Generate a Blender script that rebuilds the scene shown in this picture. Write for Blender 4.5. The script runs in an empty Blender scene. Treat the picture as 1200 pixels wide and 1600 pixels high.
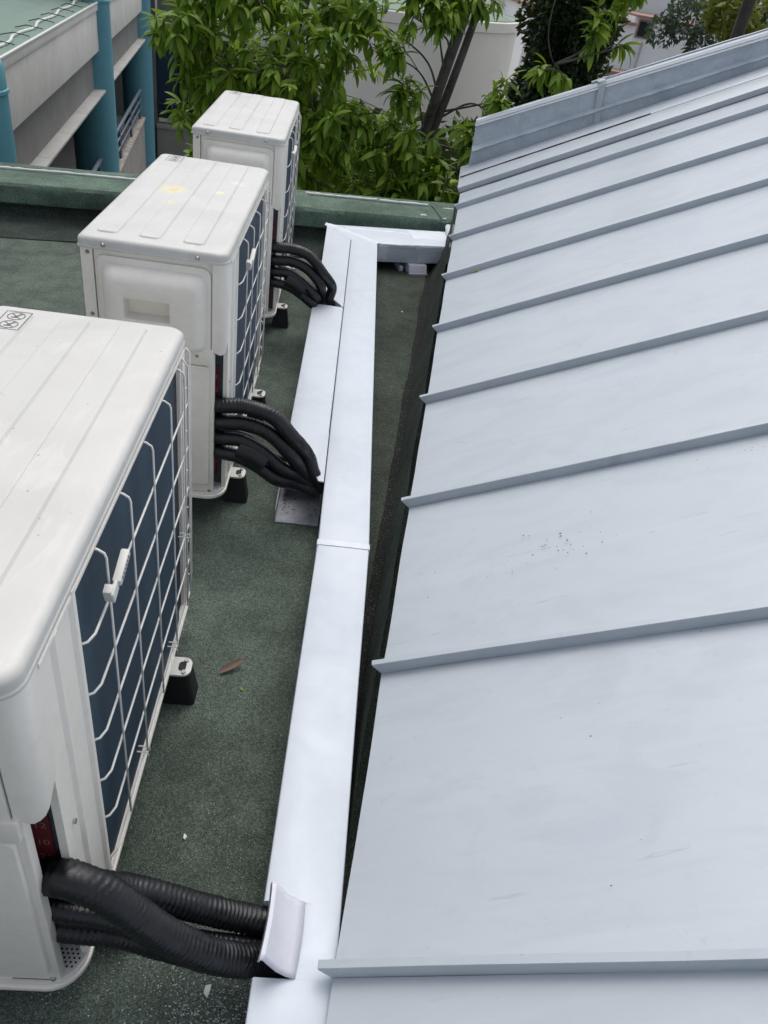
import bpy, bmesh, math, random
from mathutils import Vector, Matrix, noise
random.seed(7)
scene = bpy.context.scene
COL = scene.collection

# ------------------------------------------------------------------ camera, world, sun, exposure
cam_d = bpy.data.cameras.new('camera')
cam = bpy.data.objects.new('camera', cam_d)
COL.objects.link(cam)
CAM = Vector((0.27075, -0.49164, 1.31373))
CR = Vector((0.9898097, -0.0052671, 0.1422989))
CU = Vector((-0.1109986, 0.5974284, 0.7942031))
CF = Vector((0.0891965, 0.8019049, -0.5907558))
cam.matrix_world = Matrix(((CR.x, CU.x, -CF.x, CAM.x), (CR.y, CU.y, -CF.y, CAM.y), (CR.z, CU.z, -CF.z, CAM.z), (0, 0, 0, 1)))
cam_d.sensor_fit = 'VERTICAL'
cam_d.sensor_height = 36.0
cam_d.lens = 1183.42 / 1600 * 36
cam_d.clip_start = 0.02
cam_d.clip_end = 800
scene.camera = cam

SUN_EL, SUN_AZ = math.radians(64), math.radians(8)    # azimuth from +y, clockwise
world = bpy.data.worlds.new('World')
scene.world = world
world.use_nodes = True
wn = world.node_tree.nodes
wl = world.node_tree.links
sky = wn.new('ShaderNodeTexSky')
sky.sky_type = 'NISHITA'
sky.sun_disc = False
sky.sun_elevation = SUN_EL
sky.sun_rotation = SUN_AZ
sky.air_density = 0.75
sky.dust_density = 4.0
sky.ozone_density = 1.0
hs = wn.new('ShaderNodeHueSaturation')          # thin high cloud: a paler, greyer sky
hs.inputs['Saturation'].default_value = 0.42
wl.new(sky.outputs[0], hs.inputs['Color'])
wl.new(hs.outputs[0], wn['Background'].inputs[0])
wn['Background'].inputs[1].default_value = 0.15
sun_d = bpy.data.lights.new('sun', 'SUN')
sun_d.energy = 0.5
sun_d.angle = math.radians(60)
sun_d.color = (1.0, 0.97, 0.92)
sun = bpy.data.objects.new('sun', sun_d)
COL.objects.link(sun)
sdir = Vector((math.sin(SUN_AZ) * math.cos(SUN_EL), math.cos(SUN_AZ) * math.cos(SUN_EL), math.sin(SUN_EL)))
sun.rotation_euler = sdir.to_track_quat('Z', 'Y').to_euler()
scene.view_settings.view_transform = 'Standard'
scene.view_settings.look = 'None'
scene.view_settings.gamma = 1
scene.view_settings.use_curve_mapping = False
scene.view_settings.exposure = 0.50

# ------------------------------------------------------------------ materials
def mat(name, col, rough=0.5, metal=0.0, spec=0.5):
    m = bpy.data.materials.new(name)
    m.use_nodes = True
    b = m.node_tree.nodes['Principled BSDF']
    b.inputs['Base Color'].default_value = (*col, 1)
    b.inputs['Roughness'].default_value = rough
    b.inputs['Metallic'].default_value = metal
    b.inputs['Specular IOR Level'].default_value = spec
    return m

class NT:
    def __init__(s, m):
        s.m = m; s.t = m.node_tree; s.b = s.t.nodes['Principled BSDF']; s.tc = s.t.nodes.new('ShaderNodeTexCoord')
        s.co = s.tc.outputs['Object']
    def n(s, typ, **kw):
        x = s.t.nodes.new(typ)
        for k, v in kw.items(): setattr(x, k, v)
        return x
    def l(s, a, b): s.t.links.new(a, b)
    def world(s):
        g = s.n('ShaderNodeNewGeometry'); s.co = g.outputs['Position']; return s
    def noise(s, scale, detail=4, rough=0.6, dist=0, stretch=None):
        co = s.co
        if stretch:
            mp = s.n('ShaderNodeMapping'); mp.inputs['Scale'].default_value = stretch; s.l(co, mp.inputs[0]); co = mp.outputs[0]
        x = s.n('ShaderNodeTexNoise'); x.inputs['Scale'].default_value = scale; x.inputs['Detail'].default_value = detail
        x.inputs['Roughness'].default_value = rough; x.inputs['Distortion'].default_value = dist
        s.l(co, x.inputs['Vector']); return x.outputs['Fac']
    def voro(s, scale, feature='F1', out='Distance', rnd=1):
        x = s.n('ShaderNodeTexVoronoi', feature=feature); x.inputs['Scale'].default_value = scale
        x.inputs['Randomness'].default_value = rnd
        s.l(s.co, x.inputs['Vector']); return x.outputs[out]
    def ramp(s, fac, stops):
        r = s.n('ShaderNodeValToRGB'); e = r.color_ramp.elements
        while len(e) < len(stops): e.new(0.5)
        for i, (p, c) in enumerate(stops):
            e[i].position = p; e[i].color = (*c, 1) if len(c) == 3 else (c[0],) * 3 + (1,)
        s.l(fac, r.inputs[0]); return r.outputs[0]
    def mix(s, fac, a, b, mode='MIX'):
        x = s.n('ShaderNodeMix', data_type='RGBA', blend_type=mode)
        for i, v in ((0, fac), (6, a), (7, b)):
            if isinstance(v, (int, float)): x.inputs[i].default_value = v
            elif isinstance(v, tuple): x.inputs[i].default_value = (*v, 1)
            else: s.l(v, x.inputs[i])
        return x.outputs[2]
    def math(s, op, a, b=None):
        x = s.n('ShaderNodeMath', operation=op)
        for i, v in ((0, a), (1, b)):
            if v is None: continue
            if isinstance(v, (int, float)): x.inputs[i].default_value = v
            else: s.l(v, x.inputs[i])
        return x.outputs[0]
    def col(s, c): s.l(c, s.b.inputs['Base Color']); return s
    def rough(s, c): s.l(c, s.b.inputs['Roughness']); return s
    def bump(s, h, strength=0.3, dist=0.002):
        x = s.n('ShaderNodeBump'); x.inputs['Strength'].default_value = strength; x.inputs['Distance'].default_value = dist
        s.l(h, x.inputs['Height']); s.l(x.outputs[0], s.b.inputs['Normal']); return s

def g(v): return (v, v, v)

def membrane(name, base, tint, chips=True):
    m = mat(name, base, 0.9, spec=0.25); t = NT(m).world()
    cell = t.voro(560, out='Color')
    big = t.noise(2.3, 5, 0.65, 0.4)
    mid = t.noise(11, 4, 0.6)
    sp = t.n('ShaderNodeSeparateColor'); t.l(cell, sp.inputs[0])
    grain = t.ramp(sp.outputs[0], [(0.0, tuple(c * 0.5 for c in base)), (0.45, base), (0.8, tint), (0.95, tuple(min(1, c * 1.3 + .01) for c in tint)), (1.0, (0.19, 0.23, 0.19))])
    st = t.ramp(big, [(0.32, g(0.62)), (0.5, g(0.95)), (0.66, g(1.18))])
    c = t.mix(1.0, grain, st, 'MULTIPLY')
    st2 = t.ramp(mid, [(0.35, g(0.8)), (0.6, g(1.08))])
    c = t.mix(1.0, c, st2, 'MULTIPLY')
    fine = t.noise(160, 3, 0.7)
    c = t.mix(0.6, c, t.ramp(fine, [(0.3, g(0.55)), (0.7, g(1.4))]), 'MULTIPLY')
    t.col(c)
    h = t.math('ADD', t.voro(430), t.math('MULTIPLY', fine, 0.8))
    t.bump(h, 0.9, 0.0022)
    return m

M = {}
M['deck'] = membrane('deck_membrane', (0.090, 0.120, 0.096), (0.126, 0.162, 0.134))
M['membrane'] = membrane('parapet_membrane', (0.115, 0.180, 0.135), (0.165, 0.235, 0.185))
M['deck_shade'] = membrane('shade_membrane', (0.042, 0.056, 0.042), (0.066, 0.082, 0.064))  # darker version of the deck felt, shade put into its colour
M['crease_shade'] = membrane('crease_shade', (0.012, 0.014, 0.012), (0.018, 0.021, 0.019))  # near-black tone painting the shadow in the kerb crease
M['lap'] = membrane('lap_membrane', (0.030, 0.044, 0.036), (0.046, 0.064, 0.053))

def paint(name, base, dirt, rough=0.35, bump=0.05, amount=0.5, scale=7.0):
    m = mat(name, base, rough); t = NT(m)
    n1 = t.noise(scale, 6, 0.62, 0.6)
    n2 = t.noise(scale * 7, 4, 0.7)
    f = t.ramp(t.math('MULTIPLY', n1, t.math('ADD', n2, 0.5)), [(0.38, g(0)), (0.72, g(amount))])
    t.col(t.mix(f, base, dirt))
    t.rough(t.ramp(n1, [(0.3, g(rough * 0.8)), (0.7, g(min(1, rough * 1.5)))]))
    t.bump(t.noise(scale * 3, 3), bump, 0.002)
    return m

M['casing'] = paint('casing_paint', (0.80, 0.77, 0.705), (0.67, 0.64, 0.575), 0.33, 0.04, 0.6)
def lid_material(name, spots=()):
    m = mat(name, (0.64, 0.64, 0.61), 0.4); t = NT(m)
    n1 = t.noise(5, 6, 0.6, 1.2)
    smear = t.noise(14, 7, 0.7, 1.5, (1.0, 0.45, 1))
    c = t.mix(t.ramp(n1, [(0.35, g(0)), (0.7, g(0.7))]), (0.55, 0.548, 0.52), (0.475, 0.472, 0.445))
    c = t.mix(t.ramp(smear, [(0.56, g(0)), (0.64, g(0.45))]), c, (0.62, 0.62, 0.595))
    specks = t.voro(55)
    sm = t.math('LESS_THAN', specks, 0.085)
    gate = t.ramp(t.noise(9, 2), [(0.55, g(0)), (0.6, g(1))])
    c = t.mix(t.math('MULTIPLY', sm, gate), c, (0.28, 0.27, 0.25))
    for (x, y, r, cc, am) in spots:
        mp = t.n('ShaderNodeMapping'); mp.inputs['Location'].default_value = (-x, -y, 0)
        t.l(t.co, mp.inputs[0])
        sx = t.n('ShaderNodeSeparateXYZ'); t.l(mp.outputs[0], sx.inputs[0])
        d = t.math('SQRT', t.math('ADD', t.math('POWER', sx.outputs[0], 2), t.math('POWER', sx.outputs[1], 2)))
        d = t.math('ADD', d, t.math('MULTIPLY', t.math('SUBTRACT', t.noise(45, 4, 0.7), 0.5), r * 1.3))
        f = t.ramp(t.math('DIVIDE', d, r), [(0.25, g(am)), (1.0, g(0))])
        c = t.mix(f, c, cc)
    t.col(c)
    t.rough(t.ramp(smear, [(0.4, g(0.3)), (0.65, g(0.5))]))
    t.bump(t.noise(22, 3), 0.05, 0.002)
    return m
M['lid'] = lid_material('lid_paint')
M['lid_stained'] = lid_material('lid_paint_stained', [(-0.222, 0.455, 0.050, (0.74, 0.66, 0.30), 0.7), (-0.219, 0.455, 0.020, (0.62, 0.45, 0.14), 0.6), (-0.205, 0.33, 0.032, (0.72, 0.66, 0.36), 0.3), (-0.098, 0.475, 0.018, (0.76, 0.74, 0.28), 0.7), (-0.06, 0.60, 0.03, (0.82, 0.80, 0.66), 0.3)])

m = mat('coil_fins', (0.022, 0.042, 0.07), 0.6, 0.0, 0.25); t = NT(m)
w = t.n('ShaderNodeTexWave', wave_type='BANDS', bands_direction='Y'); w.inputs['Scale'].default_value = 70; w.inputs['Distortion'].default_value = 0.3
t.l(t.co, w.inputs['Vector'])
c = t.mix(t.ramp(t.noise(3, 4, stretch=(1, 3, .4)), [(0.35, g(0)), (0.65, g(1))]), (0.016, 0.038, 0.064), (0.030, 0.062, 0.096))
c = t.mix(t.ramp(w.outputs[0], [(0.0, g(0.5)), (0.6, g(0))]), c, (0.007, 0.016, 0.028))
t.col(c); t.bump(w.outputs[0], 0.3, 0.001)
M['coil'] = m
M['dark'] = mat('dark_cavity', (0.012, 0.013, 0.015), 0.7)
M['inner'] = paint('inner_plate', (0.055, 0.08, 0.095), (0.03, 0.045, 0.05), 0.5)
M['wire'] = mat('wire_coating', (0.74, 0.735, 0.70), 0.35)
M['plastic'] = mat('white_plastic', (0.62, 0.62, 0.58), 0.45)
M['screw'] = mat('zinc_screw', (0.35, 0.34, 0.32), 0.35, 0.8)
M['red'] = mat('red_label', (0.13, 0.012, 0.018), 0.6)
M['print'] = mat('white_print', (0.27, 0.17, 0.17), 0.6)
M['ink'] = mat('label_ink', (0.10, 0.10, 0.10), 0.6)
M['rubber'] = mat('black_rubber', (0.008, 0.0085, 0.010), 0.65)
M['alu'] = mat('grey_plate', (0.62, 0.62, 0.60), 0.45)
m = mat('pipe_wrap', (0.0055, 0.0065, 0.009), 0.36, spec=0.5); t = NT(m)
t.bump(t.noise(130, 4, 0.7), 0.4, 0.0015)
t.rough(t.ramp(t.noise(30, 3), [(0.3, g(0.30)), (0.7, g(0.50))]))
M['wrap'] = m
M['wrap_grey'] = mat('cable_sheath', (0.028, 0.034, 0.042), 0.35)
m = paint('trunking_paint', (0.535, 0.59, 0.645), (0.455, 0.505, 0.56), 0.42, 0.08, 0.5, 5.0)
M['trunk'] = m
M['trunk_grey'] = paint('trunking_bare', (0.62, 0.63, 0.69), (0.46, 0.47, 0.52), 0.4, 0.05, 0.5, 9)
M['caulk'] = paint('caulk', (0.64, 0.685, 0.725), (0.54, 0.585, 0.63), 0.5, 0.5, 0.5, 24)
M['channel'] = paint('channel_grey', (0.30, 0.31, 0.35), (0.16, 0.17, 0.19), 0.5, 0.05, 0.8, 26)

m = mat('roof_paint', (0.49, 0.555, 0.62), 0.36); t = NT(m)
n1 = t.noise(1.6, 5, 0.6, 0.5); n2 = t.noise(6, 6, 0.65, 1.0, (1, 1.6, 1)); n3 = t.noise(38, 5, 0.7)
c = t.mix(t.ramp(n1, [(0.3, g(0)), (0.7, g(1))]), (0.445, 0.485, 0.525), (0.415, 0.465, 0.51))
c = t.mix(t.ramp(n2, [(0.54, g(0)), (0.72, g(0.5))]), c, (0.35, 0.42, 0.455))
c = t.mix(t.ramp(n3, [(0.60, g(0)), (0.74, g(0.5))]), c, (0.33, 0.37, 0.41))
c = t.mix(t.ramp(n3, [(0.25, g(0.4)), (0.38, g(0))]), c, (0.47, 0.51, 0.55))
n4 = t.noise(2.4, 6, 0.6, 2.0, (1, 2.2, 1))
c = t.mix(t.ramp(n4, [(0.40, g(0.45)), (0.52, g(0)), (0.60, g(0)), (0.75, g(0.35))]), c, (0.36, 0.41, 0.46))
stk = t.noise(5, 5, 0.6, 0.3, (.3, 2.6, .3))
c = t.mix(t.ramp(stk, [(0.50, g(0)), (0.72, g(0.35))]), c, (0.38, 0.42, 0.46))
stk2 = t.noise(7, 4, 0.6, 0.3, (.25, 3.5, .25))
c = t.mix(t.ramp(stk2, [(0.30, g(0.3)), (0.45, g(0))]), c, (0.49, 0.535, 0.57))
oi_ = t.n('ShaderNodeObjectInfo')
c = t.mix(t.math('MULTIPLY', oi_.outputs['Random'], 0.35), c, (0.405, 0.45, 0.475))
scr = t.noise(16, 2, 0.4, 0.2, (.25, 3.2, .25))
c = t.mix(t.ramp(scr, [(0.72, g(0)), (0.745, g(0.5)), (0.76, g(0))]), c, (0.28, 0.32, 0.36))
sp = t.voro(26)
gate = t.ramp(t.noise(2.7, 3, 0.5), [(0.57, g(0)), (0.61, g(1))])
c = t.mix(t.math('MULTIPLY', t.math('LESS_THAN', sp, 0.05), gate), c, (0.12, 0.13, 0.13))
t.col(c)
t.rough(t.ramp(n2, [(0.3, g(0.27)), (0.7, g(0.42))]))
t.bump(t.math('ADD', t.math('MULTIPLY', t.noise(3, 3), 2.0), t.math('MULTIPLY', n3, 0.25)), 0.16, 0.006)
M['roof'] = m
M['roof_trowel'] = paint('roof_paint_wall', (0.50, 0.55, 0.60), (0.36, 0.40, 0.45), 0.5, 0.8, 0.8, 8)

M['teal'] = paint('teal_paint', (0.10, 0.30, 0.37), (0.075, 0.24, 0.30), 0.5, 0.1, 0.6, 2)
M['render'] = paint('grey_render', (0.60, 0.595, 0.56), (0.45, 0.45, 0.43), 0.8, 0.2, 0.7, 2)
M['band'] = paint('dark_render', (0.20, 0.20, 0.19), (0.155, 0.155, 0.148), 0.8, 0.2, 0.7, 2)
M['tile'] = paint('ledge_tile', (0.42, 0.415, 0.39), (0.33, 0.325, 0.31), 0.6, 0.1, 0.6, 3)
M['pebble'] = paint('pebble_coping', (0.45, 0.41, 0.36), (0.12, 0.11, 0.10), 0.8, 0.5, 0.9, 14)
M['tan'] = paint('tan_render', (0.33, 0.32, 0.29), (0.25, 0.245, 0.225), 0.8, 0.2, 0.7, 2)
M['rail'] = mat('rail_paint', (0.14, 0.18, 0.23), 0.5, 0.2)
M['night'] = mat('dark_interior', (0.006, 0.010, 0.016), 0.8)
M['navy'] = mat('navy_panel', (0.008, 0.03, 0.06), 0.5)
M['cream'] = paint('cream_render', (0.86, 0.83, 0.74), (0.76, 0.73, 0.65), 0.8, 0.15, 0.5, 0.7)
M['green_roof'] = paint('green_roofing', (0.13, 0.20, 0.16), (0.20, 0.28, 0.24), 0.8, 0.2, 0.7, 1.3)
M['white_house'] = paint('white_render', (0.82, 0.83, 0.84), (0.72, 0.73, 0.74), 0.8, 0.1, 0.4, 0.7)
M['terra'] = mat('terracotta', (0.30, 0.19, 0.15), 0.8)
M['sealant'] = mat('white_sealant', (0.55, 0.58, 0.55), 0.6)
M['ground'] = paint('far_ground', (0.16, 0.16, 0.14), (0.30, 0.29, 0.27), 0.9, 0.3, 0.8, 0.5)

def leaf_mat(name, a, b, trans=0.35):
    m = mat(name, a, 0.5, spec=0.28); t = NT(m)
    oi = t.n('ShaderNodeObjectInfo'); gm = t.n('ShaderNodeNewGeometry')
    rnd = t.math('FRACT', t.math('ADD', oi.outputs['Random'], gm.outputs['Random Per Island']))
    cc = t.mix(rnd, a, b)
    t.col(cc)
    tr = t.n('ShaderNodeBsdfTranslucent'); t.l(t.mix(0.5, cc, (0.26, 0.38, 0.03)), tr.inputs[0])
    mx = t.n('ShaderNodeMixShader'); mx.inputs[0].default_value = trans
    out = t.t.nodes['Material Output']
    t.l(t.b.outputs[0], mx.inputs[1]); t.l(tr.outputs[0], mx.inputs[2]); t.l(mx.outputs[0], out.inputs[0])
    return m
M['leaf'] = leaf_mat('leaf_green', (0.085, 0.185, 0.014), (0.23, 0.35, 0.035))
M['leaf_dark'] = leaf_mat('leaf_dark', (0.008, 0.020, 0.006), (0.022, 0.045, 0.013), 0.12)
M['leaf_young'] = leaf_mat('leaf_young', (0.15, 0.24, 0.04), (0.20, 0.30, 0.06))
M['leaf_blue'] = leaf_mat('leaf_blue', (0.03, 0.055, 0.045), (0.06, 0.09, 0.075), 0.15)
M['leaf_yellow'] = leaf_mat('leaf_yellow', (0.10, 0.12, 0.02), (0.17, 0.17, 0.03))
M['bark'] = paint('bark', (0.075, 0.07, 0.06), (0.03, 0.028, 0.025), 0.85, 0.8, 0.9, 9)
M['twig'] = mat('twig', (0.12, 0.115, 0.08), 0.8)
M['brown'] = mat('dry_leaf', (0.20, 0.13, 0.10), 0.8)
M['chip'] = mat('plastic_chip', (0.65, 0.68, 0.68), 0.6)

# ------------------------------------------------------------------ builders
def link(o, parent=None):
    COL.objects.link(o)
    if parent: o.parent = parent
    return o

def mesh_obj(name, verts, faces, m, parent=None, smooth=False, off=(0, 0, 0), bevel=0, seg=2, sub=0):
    me = bpy.data.meshes.new(name)
    ox, oy, oz = off
    me.from_pydata([(v[0] - ox, v[1] - oy, v[2] - oz) for v in verts], [], faces)
    me.materials.append(m)
    bm = bmesh.new(); bm.from_mesh(me)
    bmesh.ops.recalc_face_normals(bm, faces=bm.faces)
    if bevel:
        es = [e for e in bm.edges if e.is_manifold and e.calc_face_angle(0) > 0.5]
        bmesh.ops.bevel(bm, geom=es, offset=bevel, segments=seg, affect='EDGES', profile=0.6, clamp_overlap=True)
    bm.to_mesh(me); bm.free()
    if smooth or bevel:
        for p in me.polygons: p.use_smooth = True
        if bevel or smooth == 'auto':
            me.set_sharp_from_angle(angle=math.radians(50 if bevel else 35))
    o = bpy.data.objects.new(name, me)
    if parent is None: o.location = off
    return link(o, parent)

def join_geo(parts):
    V, F = [], []
    for v, f in parts:
        n = len(V); V += list(v); F += [tuple(i + n for i in q) for q in f]
    return V, F

def box(x0, x1, y0, y1, z0, z1):
    return ([(x0, y0, z0), (x1, y0, z0), (x1, y1, z0), (x0, y1, z0), (x0, y0, z1), (x1, y0, z1), (x1, y1, z1), (x0, y1, z1)],
            [(0, 3, 2, 1), (4, 5, 6, 7), (0, 1, 5, 4), (1, 2, 6, 5), (2, 3, 7, 6), (3, 0, 4, 7)])

def hexa(b, t):
    n = len(b)
    return (list(b) + list(t), [tuple(range(n))[::-1], tuple(range(n, 2 * n))] + [(i, (i + 1) % n, n + (i + 1) % n, n + i) for i in range(n)])

def rrect(x0, x1, y0, y1, r, seg=5):
    if not isinstance(r, (list, tuple)): r = (r,) * 4   # corners: x0y0, x1y0, x1y1, x0y1
    pts = []
    for (cx, cy, a0, rr) in ((x0 + r[0], y0 + r[0], 180, r[0]), (x1 - r[1], y0 + r[1], 270, r[1]), (x1 - r[2], y1 - r[2], 0, r[2]), (x0 + r[3], y1 - r[3], 90, r[3])):
        k = seg if rr > 1e-5 else 0
        for i in range(k + 1):
            a = math.radians(a0 + 90 * (i / k if k else 0.5))
            pts.append((cx + rr * math.cos(a), cy + rr * math.sin(a)))
    return pts

def prism(pts, z0, z1, axis='z'):
    def f(p, h):
        if axis == 'z': return (p[0], p[1], h)
        if axis == 'y': return (p[0], h, p[1])
        return (h, p[0], p[1])
    return hexa([f(p, z0) for p in pts], [f(p, z1) for p in pts])

def tube(path, r, n=8, cap=True, ripple=None):
    path = [Vector(p) for p in path]
    V, F = [], []
    up = None
    for i, p in enumerate(path):
        d = (path[min(i + 1, len(path) - 1)] - path[max(i - 1, 0)])
        if d.length < 1e-9: d = Vector((0, 0, 1))
        d.normalize()
        if up is None:
            up = Vector((0, 0, 1)) if abs(d.z) < 0.9 else Vector((1, 0, 0))
        a = (up - d * up.dot(d)).normalized(); b = d.cross(a); up = a
        for k in range(n):
            an = 2 * math.pi * k / n
            rr = r[i] if isinstance(r, (list, tuple)) else r
            if ripple: rr = ripple(i, an, rr)
            V.append(tuple(p + (a * math.cos(an) + b * math.sin(an)) * rr))
    for i in range(len(path) - 1):
        for k in range(n):
            F.append((i * n + k, i * n + (k + 1) % n, (i + 1) * n + (k + 1) % n, (i + 1) * n + k))
    if cap:
        F.append(tuple(range(n))[::-1]); F.append(tuple((len(path) - 1) * n + k for k in range(n)))
    return V, F

def spline(pts, step=0.01):
    pts = [Vector(p) for p in pts]
    P = [pts[0] * 2 - pts[1]] + pts + [pts[-1] * 2 - pts[-2]]
    out = []
    for i in range(1, len(P) - 2):
        p0, p1, p2, p3 = P[i - 1:i + 3]
        n = max(2, int((p2 - p1).length / step))
        for k in range(n):
            t = k / n
            out.append(0.5 * ((2 * p1) + (p2 - p0) * t + (2 * p0 - 5 * p1 + 4 * p2 - p3) * t * t + (3 * p1 - p0 - 3 * p2 + p3) * t ** 3))
    out.append(pts[-1])
    return out

def cyl(c, axis, r, h, n=10, r2=None):
    c = Vector(c); axis = Vector(axis).normalized()
    return tube([c, c + axis * h], [r, r2 if r2 is not None else r], n)

def tag(o, label=None, cat=None, group=None, kind=None):
    if label: o['label'] = label
    if cat: o['category'] = cat
    if group: o['group'] = group
    if kind: o['kind'] = kind
    return o

def empty(name, loc, rz=0):
    o = bpy.data.objects.new(name, None); o.empty_display_size = 0.1
    o.location = loc; o.rotation_euler = (0, 0, rz)
    return link(o)

def plate_grid(fn, nu, nv):
    V = [fn(i / nu, j / nv) for j in range(nv + 1) for i in range(nu + 1)]
    F = [(j * (nu + 1) + i, j * (nu + 1) + i + 1, (j + 1) * (nu + 1) + i + 1, (j + 1) * (nu + 1) + i) for j in range(nv) for i in range(nu)]
    return V, F

DECK = -0.09
# ------------------------------------------------------------------ far ground, deck, own building
gv, gf = plate_grid(lambda u, v: (-400 + 800 * u, -300 + 900 * v, -7.0), 8, 8)
tag(mesh_obj('ground', gv, gf, M['ground']), kind='structure')
# frame of the neighbouring building: along its facade, distance into it, height
FD = Vector((-0.1479, 0.9890, 0)); NN = Vector((0.9890, 0.1479, 0)); FO = Vector((0.271, -0.492, 0))
def A(along, off, z):
    p = FO + FD * along - NN * off
    return (p.x, p.y, z)

# roof frame (eave axis, slope axis, normal)
RE = Vector((0.1260, 0.9918, 0.0181)); RS = Vector((0.8804, -0.1200, 0.4588)); RO = Vector((0.373, 0, 0.075))
RE.normalize(); RS = (RS - RE * RS.dot(RE)).normalized(); RN = RS.cross(RE).normalized()
if RN.z < 0: RN = -RN
def RP(e, s, h=0): return tuple(RO + RE * e + RS * s + RN * h)

dk = [(-1.35, -3.0), (1.6, -3.0), (1.9, 4.6), (-2.05, 3.75), (-1.35, -0.9)]
dk = [(-1.15, -3.0), (1.6, -3.0), (1.9, 4.45), (-1.95, 3.62)]
deck_v, deck_f = hexa([(x, y, -0.40) for x, y in dk], [(x, y, DECK) for x, y in dk])
tag(mesh_obj('roof_deck', deck_v, deck_f, M['deck']), kind='structure')
tag(mesh_obj('building_wall', *hexa([(x * .985, y * .985, -7.0) for x, y in dk], [(x * .985, y * .985, -0.40) for x, y in dk]), M['tan']), 'rendered wall of the building under the green roof deck', 'wall')

# back parapet -------------------------------------------------------
par = empty('parapet_wall', (-1.49, 3.58, DECK))
tag(par, 'low green felt covered parapet across the back of the roof deck', 'parapet')
PD = Vector((0.9771, 0.2128, 0)); PNv = Vector((-0.2128, 0.9771, 0)); PO = Vector((-1.493, 3.581, 0))
def PP(a, d, z): q = PO + PD * a + PNv * d; return (q.x, q.y, z)
def wobble(a, k, s=0.004): return (noise.noise(Vector((a * 2.2, k * 3.1, 1.7))) * 1.0 + noise.noise(Vector((a * 9, k * 1.7, 5))) * .4) * s
prof = [(0.035, DECK), (0.030, 0.0), (0.012, 0.003), (0.0, 0.001), (-0.006, 0.008), (-0.004, 0.06), (0.0, 0.086), (0.014, 0.099), (0.04, 0.102), (0.20, 0.108), (0.36, 0.100), (0.40, 0.094), (0.41, 0.07), (0.41, -0.3)]
def parapet_strip(a0, a1, prof, n=60, lift=0.0, s=0.004):
    V, F = [], []
    for i in range(n + 1):
        a = a0 + (a1 - a0) * i / n
        for k, (d, z) in enumerate(prof):
            V.append(PP(a, d + wobble(a, k, s) - lift * .5, z + wobble(a, k + 20, s) * .6 + (lift if z > -0.2 else 0)))
    m_ = len(prof)
    for i in range(n):
        for k in range(m_ - 1):
            F.append((i * m_ + k, i * m_ + k + 1, (i + 1) * m_ + k + 1, (i + 1) * m_ + k))
    F.append(tuple(range(m_))); F.append(tuple(range(n * m_, (n + 1) * m_)))
    return V, F
v, f = parapet_strip(-0.55, 2.62, prof, 110)
mesh_obj('felt_cover', v, f, M['membrane'], par, smooth='auto', off=(-1.49, 3.58, DECK))
lp = [(-0.006, 0.003), (-0.011, 0.008), (-0.009, 0.06), (-0.005, 0.088), (0.011, 0.104), (0.04, 0.107), (0.20, 0.113), (0.26, 0.110)]
for (a0, a1) in ((1.49, 1.60), (2.36, 2.50)):
    v, f = parapet_strip(a0, a1, lp, 12, 0.001, 0.003)
    mesh_obj('lap_flap', v, f, M['membrane'], par, smooth='auto', off=(-1.49, 3.58, DECK))
def bead(a0, a1, d0, r, seed):
    pts = []
    n = int((a1 - a0) / 0.025)
    for i in range(n + 1):
        a = a0 + (a1 - a0) * i / n
        pts.append(PP(a, d0 + noise.noise(Vector((a * 2.5, seed, 0))) * .012, 0.111 + wobble(a, 9) * .5))
    return tube(pts, [r * (0.7 + 0.5 * random.random()) for _ in pts], 6)
for a0, a1, d0 in ((-0.50, 0.66, 0.235), (1.59, 2.02, 0.265), (2.03, 2.34, 0.252), (2.42, 2.49, 0.20), (1.44, 1.50, 0.25)):
    v, f = bead(a0, a1, d0, 0.009, a0)
    mesh_obj('sealant_bead', v, f, M['sealant'], par, smooth=True, off=(-1.49, 3.58, DECK))
# cove / lapped upstand strip
def lapf(u, v):
    a = -0.55 + 3.1 * u
    base = (-0.26, DECK + 0.004), (-0.24, DECK + 0.007), (-0.13, DECK + 0.012), (-0.05, DECK + 0.016), (0.0, DECK + .03), (0.022, DECK + 0.055), (0.029, -0.002)
    k = v * 6; i = min(5, int(k)); q = k - i
    d = base[i][0] * (1 - q) + base[i + 1][0] * q; z = base[i][1] * (1 - q) + base[i + 1][1] * q
    return PP(a, d + wobble(a, 3, 0.008), z + abs(wobble(a, v * 5, 0.006)))
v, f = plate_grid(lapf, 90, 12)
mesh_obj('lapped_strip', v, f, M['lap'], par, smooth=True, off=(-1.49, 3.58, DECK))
for (a, d, s) in ((2.26, 0.06, .016), (2.38, 0.02, .011)):
    V, F = [], []
    for k in range(5):
        c = Vector(PP(a + random.uniform(-s, s), d + random.uniform(-s, s), 0.104)); rr = random.uniform(.3, .8) * s
        n0 = len(V); V += [tuple(c + Vector((math.cos(t_) * rr * random.uniform(.6, 1.3), math.sin(t_) * rr, 0))) for t_ in [i * math.pi / 3 for i in range(6)]] + [tuple(c + Vector((0, 0, .006)))]
        F += [(n0 + i, n0 + (i + 1) % 6, n0 + 6) for i in range(6)]
    mesh_obj('sealant_blob', V, F, M['caulk'], par, off=(-1.49, 3.58, DECK))

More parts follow.
